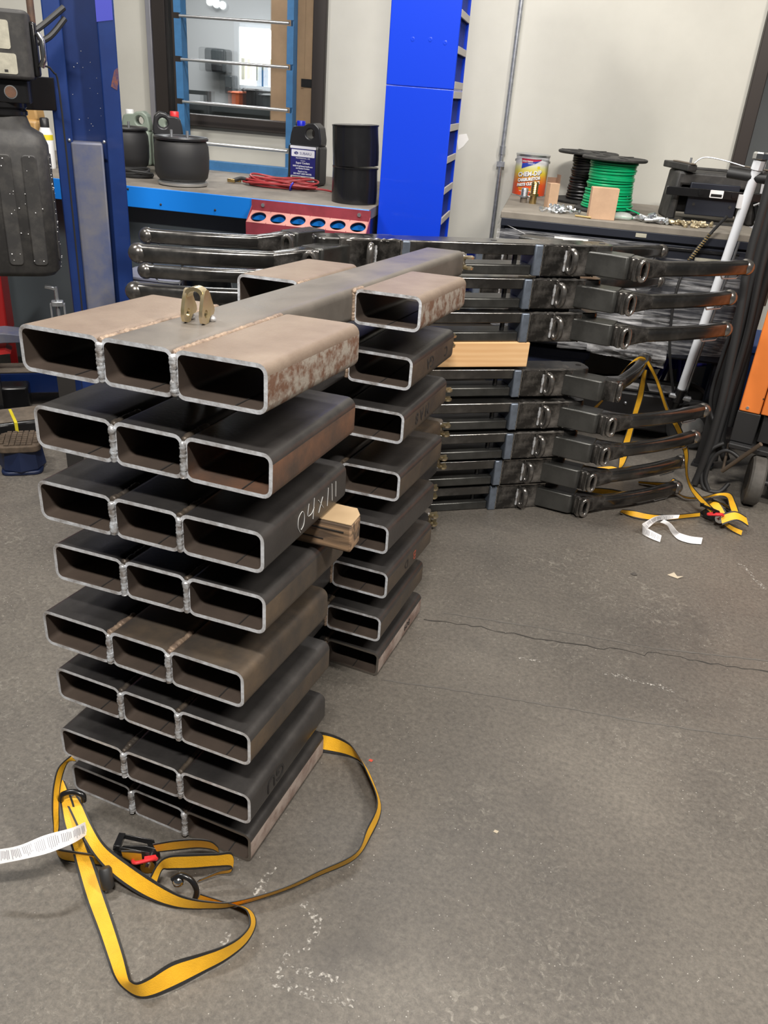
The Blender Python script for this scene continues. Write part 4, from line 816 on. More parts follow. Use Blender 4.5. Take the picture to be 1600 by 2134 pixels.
def lathe_obj(name, prof, matn, parent, n=36, c=(0, 0, 0)): return MB().lathe(prof, n, c).build(name, matn, parent, smooth=50)
def bellows(u, v, s, label):
    t = thing('air_spring', W(u, v, BZ), TH, label, 'air spring', 'air springs on the bench')
    lathe_obj('base_ring', [(0.09*s, 0.0), (0.108*s, 0.004), (0.110*s, 0.014), (0.10*s, 0.022)], 'aluminium', t)
    lathe_obj('rubber_bellow', [(0.098*s, 0.02), (0.112*s, 0.035), (0.119*s, 0.07), (0.121*s, 0.12), (0.118*s, 0.165), (0.108*s, 0.185)], 'black_rubber', t)
    lathe_obj('top_plate', [(0.10*s, 0.183), (0.117*s, 0.188), (0.120*s, 0.196), (0.115*s, 0.202), (0.085*s, 0.200), (0.08*s, 0.195), (0.04*s, 0.197)], 'black_plastic', t)
    for x in (-0.045*s, 0.03*s): MB().lathe([(0.006, 0.195), (0.006, 0.225)], 12, (x, 0.0, 0)).build('stud', 'galv', t)
    return t
bellows(-1.062, 2.61, 1.0, 'black rubber air spring with a bright base ring on the bench edge')
bellows(-1.50, 2.93, 0.98, 'black rubber air spring half hidden behind the lift post')
# jugs
def jug(u, v, w, d, h, matn, capm, capx, label, turn=0.0, handle_left=False, cat='jug', group=None):
    t = thing('plastic_jug', W(u, v, BZ), TH+turn, label, cat, group)
    s = -1 if handle_left else 1
    lower = [(-w/2, 0.0), (w/2, 0.0), (w/2, h*0.62), (-w/2, h*0.62)]
    MB().box(-w/2, w/2, -d/2, d/2, 0, h*0.63).build('body', matn, t, bevel=0.016, seg=3)
    up = [(-w/2*0.98*s, h*0.61), (w/2*0.98*s, h*0.61), (w/2*s, h*0.72), (w/2*0.88*s, h*0.90), (w/2*0.55*s, h*0.97), (w/2*0.1*s, h*0.95), (-w/2*0.1*s, h*0.91), (-w/2*0.75*s, h*0.90), (-w/2*0.9*s, h*0.78)]
    mb = MB(); plate_hole(mb, up, (w*0.16*s, h*0.80), h*0.075, -d*0.36, d*0.36, 'y', 44)
    mb.build('shoulder', matn, t, bevel=0.008)
    c = MB().lathe([(0.021, h*0.89), (0.021, h*0.97), (0.019, h*0.98)], 20, (-w/2*0.45*s, 0, 0)).build('cap', capm, t)
    return t
mat('jug_black', (0.022, 0.022, 0.024), 0.35, spec=0.5)
mat('cap_blue', (0.01, 0.02, 0.55), 0.35); mat('cap_white', (0.75, 0.75, 0.75), 0.5); mat('jug_brown', (0.40, 0.24, 0.09), 0.4)
mat('jug_green', (0.30, 0.36, 0.30), 0.45, trans=0.3); mat('label_navy', (0.018, 0.02, 0.16), 0.45); mat('label_white', (0.75, 0.77, 0.85), 0.5); mat('label_grey', (0.50, 0.50, 0.52), 0.5)
j = jug(-0.618, 3.10, 0.168, 0.11, 0.292, 'jug_black', 'cap_blue', 0, 'black coolant jug with a blue cap and navy label on the bench', turn=math.radians(-8))
fy = -0.0556
def flat_rect(parent, name, x0, x1, z0, z1, y, matn): return MB().prism(rrect(x1-x0, z1-z0, 0.003, 2, (x0+x1)/2, (z0+z1)/2), y-0.0004, y+0.0004, 'y').build(name, matn, parent, smooth=0)
lab = flat_rect(j, 'label', -0.066, 0.066, 0.022, 0.176, fy, 'label_navy')
flat_rect(lab, 'label_band', -0.068, 0.068, 0.166, 0.178, fy-0.0006, 'label_white'); flat_rect(lab, 'label_panel', -0.061, 0.061, 0.130, 0.161, fy-0.0006, 'label_white'); flat_rect(lab, 'label_foot', -0.064, 0.064, 0.022, 0.044, fy-0.0006, 'label_grey')
def jtext(body, size, z, m='label_white', x=0.0, weight=0.0): text_mesh('lettering', body, size, m, lab, (x, fy-0.0012, z), (PI/2, 0, 0), 0.0001, weight=weight)
jtext('SUBARU', 0.017, 0.1445, 'label_navy', 0.014)
em = MB().prism([(0.011*math.cos(2*PI*k/24)-0.036, 0.0065*math.sin(2*PI*k/24)+0.1455) for k in range(24)], fy-0.0014, fy-0.0010, 'y').build('emblem', 'label_navy', lab, smooth=0)
for q in ((-0.041, 0.148), (-0.033, 0.1465), (-0.037, 0.143), (-0.031, 0.1435)): MB().prism([(q[0]-0.0018, q[1]), (q[0], q[1]+0.0016), (q[0]+0.0018, q[1]), (q[0], q[1]-0.0016)], fy-0.0018, fy-0.0014, 'y').build('emblem_star', 'label_white', em, smooth=0)
jtext('PROFESSIONAL USE', 0.0085, 0.123); jtext('GENUINE', 0.006, 0.112); jtext('Super Coolant', 0.0125, 0.102, weight=0.0003); jtext('50/50 PreDiluted Antifreeze', 0.0092, 0.0875, weight=0.0003); jtext('and Engine Coolant', 0.0092, 0.0775, weight=0.0003)
jtext('Ready to Use', 0.009, 0.064, weight=0.0002); jtext('DO NOT ADD WATER', 0.0095, 0.053, weight=0.0003)
for k in range(4): flat_rect(lab, 'fine_print', -0.058, -0.02+0.004*k, 0.026+0.004*k, 0.0275+0.004*k, fy-0.0012, 'ink_grey'); flat_rect(lab, 'fine_print', 0.015, 0.055-0.004*k, 0.026+0.004*k, 0.0275+0.004*k, fy-0.0012, 'ink_grey')
jug(-1.285, 2.97, 0.145, 0.12, 0.29, 'jug_black', 'plastic_red', 0, 'black plastic jug with a red cap behind the larger air spring', turn=math.radians(25), handle_left=True)
jug(-1.60, 3.28, 0.15, 0.11, 0.27, 'jug_green', 'cap_white', 0, 'pale translucent green jug with a white cap behind the rear air spring', turn=0.2, group='pale green jugs by the wall')
jug(-1.44, 3.30, 0.14, 0.11, 0.26, 'jug_green', 'cap_white', 0, 'pale translucent green jug nearer the window frame', turn=0.1, group='pale green jugs by the wall')
jug(-1.93, 2.80, 0.16, 0.12, 0.325, 'jug_brown', 'jug_brown', 0, 'golden brown oil jug between the power unit and the lift post', turn=0.1, handle_left=True)
t = thing('spray_bottle', W(-1.80, 2.74, BZ), TH, 'white labelled bottle with a yellow top band left of the lift post', 'bottle')
lathe_obj('body', [(0.03, 0), (0.032, 0.01), (0.032, 0.15), (0.02, 0.18)], 'cap_white', t, 20); lathe_obj('band', [(0.0325, 0.125), (0.0325, 0.148)], 'yellow_band', t, 20); lathe_obj('cap', [(0.021, 0.178), (0.021, 0.215), (0.015, 0.22)], 'black_plastic', t, 16)
# coil of red cable
mat('cable_red', (0.34, 0.035, 0.04), 0.45); mat('tie_blue', (0.05, 0.05, 0.55), 0.4)
t = thing('cable_coil', W(-0.68, 2.86, BZ), TH, 'coil of red twin cable lying on the bench beside the jug', 'cable coil')
random.seed(3)
for k in range(9):
    a, bq = random.uniform(0.13, 0.175), random.uniform(0.045, 0.09); ox, oy = random.uniform(-0.04, 0.03), random.uniform(-0.015, 0.02); zt = 0.006+0.005*k
    pts = [(ox+a*math.cos(q)*(1+0.05*math.sin(3*q+k)), oy+bq*math.sin(q), 0.006+(zt-0.004)*(0.35+0.65*abs(math.sin(q+k)))) for q in [2*PI*i/40 for i in range(40)]]
    MB().tube(pts, 0.0048, 8, closed=True).build('cable_loop', 'cable_red', t)
MB().tube(smooth_path([(0.12, -0.03, 0.01), (0.20, -0.01, 0.012), (0.26, -0.02, 0.008), (0.31, -0.06, 0.006)], 6), 0.0045, 8).build('cable_tail', 'cable_red', t)
MB().tube(smooth_path([(-0.16, 0.0, 0.02), (-0.20, 0.01, 0.025), (-0.235, 0.0, 0.012)], 5), 0.009, 8).build('cable_plug', 'black_rubber', t)
MB().box(-0.262, -0.225, -0.012, 0.008, 0.004, 0.02).build('clip_jaw', 'brass', t, bevel=0.003); MB().box(-0.245, -0.205, 0.02, 0.035, 0.004, 0.02).build('clip_jaw', 'brass', t, bevel=0.003)
MB().tube([(0.075+0.02*math.cos(q)*0.3, -0.065+0.02*math.sin(q), 0.018+0.016*math.cos(q)) for q in [2*PI*i/12 for i in range(12)]], 0.004, 6, closed=True).build('cable_tie', 'tie_blue', t)
t = thing('cable_coil', W(-1.36, 2.72, BZ), TH, 'small heap of black cable beside the larger air spring', 'cable coil')
for k in range(5):
    MB().tube([(0.09*math.cos(q)*(1+0.1*math.sin(2*q+k)), 0.05*math.sin(q), 0.007+0.008*k*(0.5+0.5*abs(math.sin(q+k)))) for q in [2*PI*i/28 for i in range(28)]], 0.006, 8, closed=True).build('cable_loop', 'black_rubber', t)
# two black wrapped rolls, one on the other
mat('film_black', (0.010, 0.010, 0.011), 0.22, spec=0.6, bump=0.35, bscale=18)
def roll(u, v, z, tilt, h, label):
    t = thing('black_roll', W(u, v, z), TH, label, 'roll', 'black wrapped rolls', rot=(0, tilt, TH))
    rings = []
    for k in range(7):
        f = k/6; r0 = 0.098*(1+0.012*math.sin(5*f)); rings.append([Vector((r0*math.cos(a)*(1+0.012*math.sin(3*a+4*f)), r0*math.sin(a), h*f)) for a in [2*PI*i/36 for i in range(36)]])
    MB().sweep(rings).build('wrapped_side', 'film_black', t, smooth=60)
    lathe_obj('top_rim', [(0.099, h-0.006), (0.100, h), (0.094, h+0.001), (0.09, h-0.006)], 'film_black', t)
    return t
roll(-0.262, 2.60, BZ, 0, 0.146, 'lower glossy black wrapped roll beside the tall blue cabinet'); roll(-0.262, 2.60, BZ+0.1505, math.radians(-3), 0.158, 'upper glossy black wrapped roll, slightly tilted, on the other')
# bins on the floor before the bench
mat('bin_grey', (0.22, 0.23, 0.30), 0.5); mat('bin_dark', (0.03, 0.035, 0.04), 0.2, 0.5)
t = thing('waste_bin', W(-1.0, 2.22, 0), TH, 'pale grey rounded plastic bin under the bench front', 'bin'); MB().prism(rrect(0.30, 0.24, 0.07, 5), 0.0, 0.665, 'z').build('body', 'bin_grey', t, bevel=0.03, seg=3); MB().prism(rrect(0.31, 0.25, 0.07, 5), 0.64, 0.655, 'z').build('rim', 'bin_grey', t, bevel=0.004)
t = thing('metal_bucket', W(-0.75, 2.10, 0), TH, 'dark shiny metal bin with a wire handle under the bench front', 'bin'); lathe_obj('body', [(0.085, 0.0), (0.10, 0.60), (0.104, 0.70), (0.107, 0.705), (0.10, 0.708)], 'bin_dark', t)
MB().tube(smooth_path([(0.104, 0, 0.69), (0.118, -0.03, 0.60), (0.09, -0.075, 0.52), (0.0, -0.115, 0.48), (-0.09, -0.075, 0.52), (-0.118, -0.03, 0.60), (-0.104, 0, 0.69)], 6), 0.0025, 6).build('bail', 'galv', t)

# ------------------------------------------------------------------ tall blue bin cabinets
mat('cabinet_blue', (0.004, 0.045, 0.62), 0.32, coat=0.3, bump=0.02, bscale=6)
mat('cabinet_inner', (0.01, 0.03, 0.26), 0.5); mat('shelf_lip', (0.50, 0.47, 0.45), 0.6)
def bin_cabinet(z0, h, label, shelves):
    t = thing('bin_cabinet', W(-0.141, 2.55, z0), TH, label, 'cabinet', 'tall blue bin cabinets')
    w, d = 0.278, 0.315
    MB().box(0, w, 0, 0.006, 0, h).build('side_panel', 'cabinet_blue', t, bevel=0.004, seg=3)
    MB().box(0, w, d-0.006, d, 0, h).build('side_panel', 'cabinet_blue', t, bevel=0.002)
    MB().box(0, 0.006, 0.006, d-0.006, 0, h).build('back_panel', 'cabinet_blue', t)
    MB().box(0.004, w-0.002, 0.006, d-0.006, h-0.006, h).build('top_panel', 'cabinet_blue', t); MB().box(0.004, w-0.002, 0.006, d-0.006, 0, 0.006).build('bottom_panel', 'cabinet_blue', t)
    n = shelves
    for k in range(n+1):
        z = 0.008+(h-0.034)*k/n
        MB().box(0.006, w-0.004, 0.006, d-0.006, z, z+0.004).build('shelf', 'cabinet_inner', t)
        MB().box(w-0.006, w+0.001, 0.005, d-0.005, z-0.004, z+0.022).build('shelf_lip', 'shelf_lip', t, bevel=0.001)
        if k < n:
            for q in range(1, 6):
                y = 0.006+(d-0.012)*q/6; MB().box(0.01, w-0.008, y-0.0012, y+0.0012, z+0.004, z+(h-0.034)/n).build('divider', 'cabinet_inner', t)
    return t
bc = bin_cabinet(0.55, 0.886, 'lower tall blue steel bin cabinet between the bench and the beige wall', 7)
bc2 = bin_cabinet(1.437, 0.90, 'upper dented blue steel bin cabinet, stacked on the lower one', 7)
for x, z in ((0.095, 0.165), (0.165, 0.168), (0.225, 0.16)): MB().lathe([(0.012, 0.0015), (0.006, -0.0012), (0.001, 0.0005)], 12, (x, 0, z), 'y').build('dent', 'cabinet_blue', bc2, smooth=80)
t = thing('cabinet_stand', W(-0.141, 2.55, 0), TH, 'black steel stand carrying the tall blue bin cabinets', 'stand')
for x in (0.02, 0.258):
    for y in (0.02, 0.295): MB().box(x-0.018, x+0.018, y-0.018, y+0.018, 0, 0.52).build('leg', 'black_steel', t)
MB().box(0, 0.278, 0, 0.315, 0.52, 0.548).build('top_frame', 'black_steel', t)

# ------------------------------------------------------------------ office seen through the window
mat('bright_window', (1, 1, 1), 0.5, emit=(1.0, 1.0, 0.97), estr=2.6); mat('office_lamp', (1, 1, 1), 0.5, emit=(1, 0.97, 0.9), estr=4.0)
mat('cardboard', (0.46, 0.31, 0.19), 0.8, var=0.1, scale=6); mat('dispenser_grey', (0.055, 0.065, 0.07), 0.3); mat('frame_white', (0.7, 0.75, 0.8), 0.5)
OV = WALL_V+0.14
def office(name, u, v, z, label, cat): return thing(name, W(u, v, z), TH, label, cat)
t = office('office_window', -2.0, 6.06, 1.372, 'bright daylit window on the far wall of the room behind the glass', 'window'); MB().box(0, 0.62, 0, 0.02, 0, 0.405).build('lit_pane', 'bright_window', t, smooth=0)
for x0, x1, z0, z1 in ((-0.035, 0, -0.03, 0.435), (0.62, 0.655, -0.03, 0.435), (0, 0.62, -0.03, 0), (0, 0.62, 0.405, 0.435)): MB().box(x0, x1, -0.02, 0.03, z0, z1).build('sash', 'frame_white', t)
for x0, x1, z0, z1, m_n in ((0.02, 0.06, 0.04, 0.19, 'yellow_band'), (0.10, 0.20, 0.0, 0.16, 'frame_blue'), (0.15, 0.18, 0.12, 0.20, 'yellow_band')): MB().box(x0, x1, -0.012, -0.004, z0, z1).build('window_sticker', m_n, t)
t = office('towel_dispenser', -2.205, 6.0, 1.447, 'dark grey paper towel dispenser on the wall behind the window', 'dispenser'); MB().box(-0.085, 0.085, -0.09, 0.10, 0, 0.17).build('case', 'dispenser_grey', t, bevel=0.02, seg=4); MB().box(-0.07, 0.07, -0.098, -0.085, 0.01, 0.06).build('lower_cover', 'black_plastic', t, bevel=0.01)
t = office('soap_dispenser', -2.11, 6.02, 1.30, 'small dark dispenser below the towel dispenser behind the window', 'dispenser'); MB().box(-0.035, 0.035, -0.05, 0.08, 0, 0.135).build('case', 'dispenser_grey', t, bevel=0.012, seg=3); MB().box(-0.025, 0.025, -0.058, -0.045, 0.01, 0.05).build('nozzle_cover', 'black_plastic', t, bevel=0.006)
t = office('office_desk', -1.85, 5.15, 0, 'dark office counter behind the window', 'table'); MB().box(-0.9, 0.75, -0.25, 0.35, 1.20, 1.235).build('table_top', 'dispenser_grey', t); MB().box(-0.9, 0.75, -0.2, -0.18, 0.2, 1.2).build('front_panel', 'dispenser_grey', t)
for x in (-0.85, 0.70):
    for y in (-0.2, 0.3): MB().box(x-0.03, x+0.03, y-0.03, y+0.03, 0, 1.20).build('leg', 'wood_dark', t)
def desk_thing(name, u, z1, w, label, cat, matn):
    t = office(name, u, 5.1, 1.2355, label, cat); MB().box(-w/2, w/2, -0.08, 0.08, 0, z1).build('body', matn, t, bevel=0.008); MB().box(-w/2-0.005, w/2+0.005, -0.085, 0.085, z1*0.86, z1*0.93).build('rim', matn, t, bevel=0.003); return t
mat('box_orange', (0.55, 0.12, 0.04), 0.5)
desk_thing('storage_box', -1.70, 0.10, 0.06, 'orange-red box on the office counter', 'box', 'box_orange'); desk_thing('desk_bin', -1.60, 0.125, 0.10, 'tall dark bin on the office counter', 'bin', 'black_plastic'); desk_thing('desk_bin', -1.47, 0.10, 0.07, 'second dark bin on the counter, right of the tall one', 'bin', 'dispenser_grey')
t = office('office_chair_frame', -1.98, 4.75, 0, 'dark metal arch frame behind the window at its left', 'frame')
for x0, x1, z0, z1 in ((-0.20, 0.20, 1.30, 1.325), (-0.09, -0.05, 0, 1.30), (0.16, 0.20, 0, 1.30)): MB().box(x0, x1, -0.02, 0.02, z0, z1).build('bar', 'dispenser_grey', t)
t = office('cardboard_sheet', -0.93, OV+0.085, 0.6, 'brown cardboard sheets leaning inside the window at its right side', 'cardboard')
MB().box(-0.125, 0.07, 0, 0.012, 0, 1.6).build('sheet', 'cardboard', t); MB().box(0.075, 0.20, -0.02, -0.008, 0.15, 0.80).build('sheet', 'cardboard', t); MB().box(0.075, 0.20, -0.012, 0.0, 0.82, 1.7).build('sheet', 'cardboard', t); MB().box(0.06, 0.21, -0.026, -0.02, 0.80, 0.84).build('tape', 'black_plastic', t)
t = office('office_lamp', -2.23, 6.06, 1.93, 'small round lamp high on the wall behind the window', 'lamp'); MB().lathe([(0.028, -0.02), (0.028, 0.0)], 24, (0, 0, 0), 'y').build('lens', 'office_lamp', t); MB().lathe([(0.034, -0.012), (0.034, 0.03)], 24, (0, 0, 0), 'y').build('trim_ring', 'frame_white', t)
_l = bpy.data.lights.new('office_lamp_light', 'AREA'); _l.energy = 45; _l.size = 0.8; _o = bpy.data.objects.new('office_lamp_light', _l); COL.objects.link(_o); _o.location = W(-1.9, 4.9, 2.38)

# ------------------------------------------------------------------ right: wrapped tool cabinet and what stands on it
CZ = 0.985
mat('cab_navy', (0.018, 0.021, 0.032), 0.42, 0.2); mat('cab_top', (0.17, 0.15, 0.125), 0.75, col2=(0.24, 0.215, 0.18), scale=6)
mat('carton', (0.52, 0.34, 0.22), 0.8, var=0.08, scale=12); mat('carton_dark', (0.20, 0.12, 0.08), 0.85)
mat('wire_green', (0.0, 0.34, 0.13), 0.32); mat('wire_black', (0.012, 0.012, 0.013), 0.35); mat('reel_black', (0.02, 0.02, 0.02), 0.6, col2=(0.06, 0.055, 0.05), scale=30, lo=0.45, hi=0.8)
def film_material():
    m, nt, b = new_mat('stretch_film'); N = nt.nodes; L = nt.links
    tc = N.new('ShaderNodeTexCoord'); mp = N.new('ShaderNodeMapping'); mp.inputs['Scale'].default_value = (3, 3, 34); mp.inputs['Rotation'].default_value = (0, math.radians(9), 0); L.new(tc.outputs['Object'], mp.inputs['Vector'])
    n = N.new('ShaderNodeTexNoise'); n.inputs['Scale'].default_value = 2.2; n.inputs['Detail'].default_value = 7; n.inputs['Distortion'].default_value = 0.6; L.new(mp.outputs[0], n.inputs['Vector'])
    rp = N.new('ShaderNodeValToRGB'); rp.color_ramp.elements[0].position = 0.43; rp.color_ramp.elements[1].position = 0.74
    rp.color_ramp.elements[0].color = (0.06, 0.06, 0.06, 1); rp.color_ramp.elements[1].color = (0.62, 0.62, 0.62, 1)
    L.new(n.outputs['Fac'], rp.inputs['Fac']); L.new(rp.outputs['Color'], b.inputs['Alpha'])
    b.inputs['Base Color'].default_value = (0.62, 0.62, 0.64, 1); b.inputs['Roughness'].default_value = 0.15
    bp = N.new('ShaderNodeBump'); bp.inputs['Strength'].default_value = 0.6; bp.inputs['Distance'].default_value = 0.01; L.new(n.outputs['Fac'], bp.inputs['Height']); L.new(bp.outputs[0], b.inputs['Normal'])
film_material()
CU0, CU1, CV0, CV1 = 0.385, 1.485, 2.70, 3.58
t = thing('tool_cabinet', W(CU0, CV0, 0), TH, 'dark navy tool cabinet with a dusty top, wrapped in clear stretch film', 'cabinet')
cw, cdp = CU1-CU0, CV1-CV0
MB().box(-0.005, cw+0.005, -0.01, cdp, 0.955, CZ).build('top_slab', 'cab_top', t, bevel=0.004)
MB().box(0.0, cw, -0.012, -0.002, 0.925, 0.957).build('top_edge', 'cab_navy', t, bevel=0.002)
MB().box(0, cw, 0.012, cdp, 0.42, 0.955).build('body', 'cab_navy', t, bevel=0.003)
for k, (z0, z1) in enumerate(((0.78, 0.915), (0.61, 0.77), (0.43, 0.60))):
    d = MB().box(0.02, cw-0.02, -0.004, 0.012, z0, z1).build('drawer', 'cab_navy', t, bevel=0.003)
    MB().box(0.08, cw-0.08, -0.012, -0.004, z1-0.022, z1-0.008).build('drawer_pull', 'black_steel', d, bevel=0.003)
for x in (0.03, cw-0.03):
    for y in (0.05, cdp-0.05): MB().box(x-0.025, x+0.025, y-0.025, y+0.025, 0, 0.42).build('leg', 'cab_navy', t)
MB().box(0.58, 0.625, -0.0145, -0.012, 0.934, 0.950).build('name_plate', 'label_silver', t, smooth=0)
random.seed(11)
def film(u0, u1, z0, z1, y, amp, nu=44, nz=18, slant=0.0):
    mb = MB(); vs = []; fs = []
    for j in range(nz+1):
        for i in range(nu+1):
            a, b2 = i/nu, j/nz
            vs.append((u0+(u1-u0)*a, y-amp*(0.5+0.5*math.sin(17*b2+5*a+2*math.sin(4*a)))-amp*0.6*random.random(), z0+(z1-z0)*b2+slant*a*(1-b2)))
    for j in range(nz):
        for i in range(nu): q = j*(nu+1)+i; fs.append((q, q+1, q+nu+2, q+nu+1))
    return mb.add(vs, fs)
film(-0.012, cw*0.62, 0.44, 0.915, -0.018, 0.006).build('stretch_wrap', 'stretch_film', t, smooth=80)
film(cw*0.30, cw+0.012, 0.42, 0.865, -0.026, 0.008, slant=0.05).build('stretch_wrap', 'stretch_film', t, smooth=80)
sd = film(-0.01, cdp, 0.44, 0.95, 0, 0.006); sd.build('stretch_wrap', 'stretch_film', t, (-0.006, cdp-0.02, 0), (0, 0, -PI/2), smooth=80)
film(cw*0.42, cw*0.74, 0.43, 0.56, -0.045, 0.02, slant=-0.04).build('loose_wrap', 'stretch_film', t, smooth=80)
film(cw*0.90, cw+0.03, 0.72, 0.90, -0.03, 0.022, 10, 12).build('loose_wrap', 'stretch_film', t, smooth=80)
fold = []
for k in range(7): fold.append([(0.03+0.012*k, -0.02, 0.93-0.004*k), (0.24+0.004*k, -0.028, 0.855-0.004*k)])
for a, b2 in fold: MB().tube([a, b2], 0.0012, 5).build('wrap_fold', 'stretch_film', t)
MB().box(0.24, 0.385, -0.034, -0.030, 0.893, 0.905).build('paper_strip', 'paper_white', t); MB().box(0.84, 0.95, -0.036, -0.031, 0.865, 0.878).build('paper_strip', 'label_silver', t)
t = thing('lower_shelf_box', W(0.62, 3.05, 0), TH, 'dark blue plastic crate standing in the shade under the tool cabinet', 'crate')
mat('crate_navy', (0.012, 0.02, 0.055), 0.6); mat('crate_blue', (0.02, 0.07, 0.26), 0.5); mat('tube_blue', (0.02, 0.03, 0.50), 0.35)
MB().prism(rrect(0.5, 0.4, 0.03, 3), 0, 0.36, 'z').build('body', 'crate_navy', t, bevel=0.006); MB().prism(rrect(0.53, 0.43, 0.03, 3), 0.33, 0.37, 'z').build('rim', 'crate_navy', t, bevel=0.004)
t = thing('blue_bin', W(1.72, 3.30, 0), TH, 'blue plastic bin on the floor right of the tool cabinet', 'bin')
MB().prism(rrect(0.34, 0.34, 0.04, 3), 0, 0.42, 'z').build('body', 'crate_blue', t, bevel=0.006); MB().prism(rrect(0.37, 0.37, 0.04, 3), 0.39, 0.43, 'z').build('rim', 'crate_blue', t, bevel=0.004)
t = thing('blue_jack_stand', W(1.36, 3.30, 0), TH, 'bright blue tubular jack stand under the tool cabinet', 'jack stand')
for a in (0.3, 1.9, 3.5, 5.1): MB().tube([(0.02*math.cos(a), 0.02*math.sin(a), 0.33), (0.13*math.cos(a), 0.13*math.sin(a), 0.01)], 0.011, 8).build('leg', 'tube_blue', t)
MB().tube([(0, 0, 0.22), (0, 0, 0.38)], 0.02, 12).build('post', 'tube_blue', t); MB().prism(rrect(0.09, 0.04, 0.01, 2), 0.38, 0.40, 'z').build('saddle', 'galv', t); MB().tube([(-0.14, 0, 0.20), (0.16, 0, 0.26)], 0.009, 8).build('cross_bar', 'tube_blue', t)

# paint can with printed label
def can_material():
    m, nt, b = new_mat('can_label'); N = nt.nodes; L = nt.links
    tc = N.new('ShaderNodeTexCoord'); sp = N.new('ShaderNodeSeparateXYZ'); L.new(tc.outputs['Object'], sp.inputs[0])
    mr = N.new('ShaderNodeMapRange'); mr.inputs['From Min'].default_value = 0; mr.inputs['From Max'].default_value = 0.19; L.new(sp.outputs['Z'], mr.inputs['Value'])
    rp = N.new('ShaderNodeValToRGB'); e = rp.color_ramp.elements; e[0].position = 0.0; e[0].color = (0.70, 0.07, 0.02, 1); e[1].position = 1.0; e[1].color = (0.72, 0.72, 0.76, 1)
    for p, c in ((0.30, (0.72, 0.09, 0.02)), (0.48, (0.72, 0.30, 0.03)), (0.60, (0.72, 0.58, 0.05)), (0.72, (0.70, 0.68, 0.30)), (0.82, (0.72, 0.72, 0.74))): q = e.new(p); q.color = (*c, 1)
    L.new(mr.outputs[0], rp.inputs['Fac']); L.new(rp.outputs['Color'], b.inputs['Base Color']); b.inputs['Roughness'].default_value = 0.35
can_material(); mat('print_red', (0.50, 0.02, 0.06), 0.4); mat('print_blue', (0.03, 0.06, 0.42), 0.4); mat('print_yellow', (0.75, 0.62, 0.03), 0.4); mat('print_white', (0.85, 0.85, 0.85), 0.4); mat('print_shadow', (0.12, 0.07, 0.05), 0.5)
t = thing('paint_can', W(0.468, 3.46, CZ), TH, 'round metal can of parts cleaner with an orange and yellow label at the left end', 'can')
CR = 0.0835
lathe_obj('body', [(CR, 0.0), (CR, 0.19)], 'can_label', t, 48)
lathe_obj('lid', [(CR+0.001, 0.186), (CR+0.003, 0.19), (CR+0.003, 0.197), (CR-0.002, 0.199), (CR-0.008, 0.194), (0.03, 0.194)], 'aluminium', t, 48); lathe_obj('bottom_rim', [(CR+0.0015, 0.0), (CR+0.002, 0.003), (CR+0.0005, 0.006)], 'aluminium', t, 48)
fa = math.radians(-4)
def ctext(body, size, z, x=0.0, slope=0.0, weight=0.0008, m='print_white', dr=0.0006, sx=1.0):
    o = text_mesh('lettering', body, size, m, t, (0, 0, z), (0, 0, fa), 0.0002, bend=CR+dr, weight=weight, sx=sx)
    for v in o.data.vertices: v.co.z += slope*math.atan2(v.co.x, -v.co.y)*CR
    o.rotation_euler.z = fa+x/CR; return o
for body, size, z, sl in (('CHEM-DIP', 0.030, 0.108, 0.14), ('CARBURETOR', 0.0205, 0.083, 0.17), ('PARTS CLEANER', 0.0180, 0.061, 0.17)):
    ctext(body, size, z-0.0018, 0.0012, sl, 0.0022, 'print_shadow', 0.0005, 0.92); ctext(body, size, z, 0, sl, 0.0010, 'print_white', 0.0010, 0.92)
def cpoly(pts, m, dr=0.0005, name='printed_shape'):
    n = 10; mb = MB(); (ax, az), (bx, bz), (cx, cz) = pts[:3]
    vs = []; fs = []
    P2 = [Vector(p) for p in pts]
    if len(P2) == 3: P2.append(P2[2])
    for i in range(n+1):
        for j in range(5):
            p = P2[0].lerp(P2[1], i/n).lerp(P2[3].lerp(P2[2], i/n), j/4); a = p.x/(CR)+fa; vs.append(((CR+dr)*math.sin(a), -(CR+dr)*math.cos(a), p.y))
    for i in range(n):
        for j in range(4): q = i*5+j; fs.append((q, q+1, q+6, q+5))
    return mb.add(vs, fs).build(name, m, t, smooth=80)
cpoly([(-0.052, 0.178), (0.055, 0.178), (0.052, 0.172), (-0.046, 0.155)], 'print_red'); cpoly([(-0.046, 0.154), (0.05, 0.172), (0.02, 0.155), (-0.046, 0.130)], 'print_blue', 0.0006)
ctext('BERRYMAN', 0.011, 0.1655, -0.018, 0, 0.0002, dr=0.0009); ctext('ORIGINAL', 0.008, 0.156, 0.004, 0, 0.0001, dr=0.0009)
cpoly([(0.036, 0.146), (0.05, 0.146), (0.05, 0.134), (0.036, 0.134)], 'print_yellow', 0.0006)
for k in range(3): cpoly([(-0.052+0.004*k, 0.040-0.0065*k), (0.03, 0.040-0.0065*k), (0.03, 0.0378-0.0065*k), (-0.052+0.004*k, 0.0378-0.0065*k)], 'print_yellow' if k < 2 else 'print_white', 0.0006)
for s in (-1, 1): MB().lathe([(0.008, 0.0), (0.006, 0.004*s)], 12, (s*(CR+0.001), 0, 0.165), 'x').build('bail_ear', 'aluminium', t)
MB().tube(smooth_path([(-CR-0.004, 0, 0.165), (-CR*0.8, -CR*0.75, 0.178), (0, -CR-0.012, 0.183), (CR*0.8, -CR*0.75, 0.178), (CR+0.004, 0, 0.165)], 8), 0.0016, 6).build('bail_handle', 'galv', t)
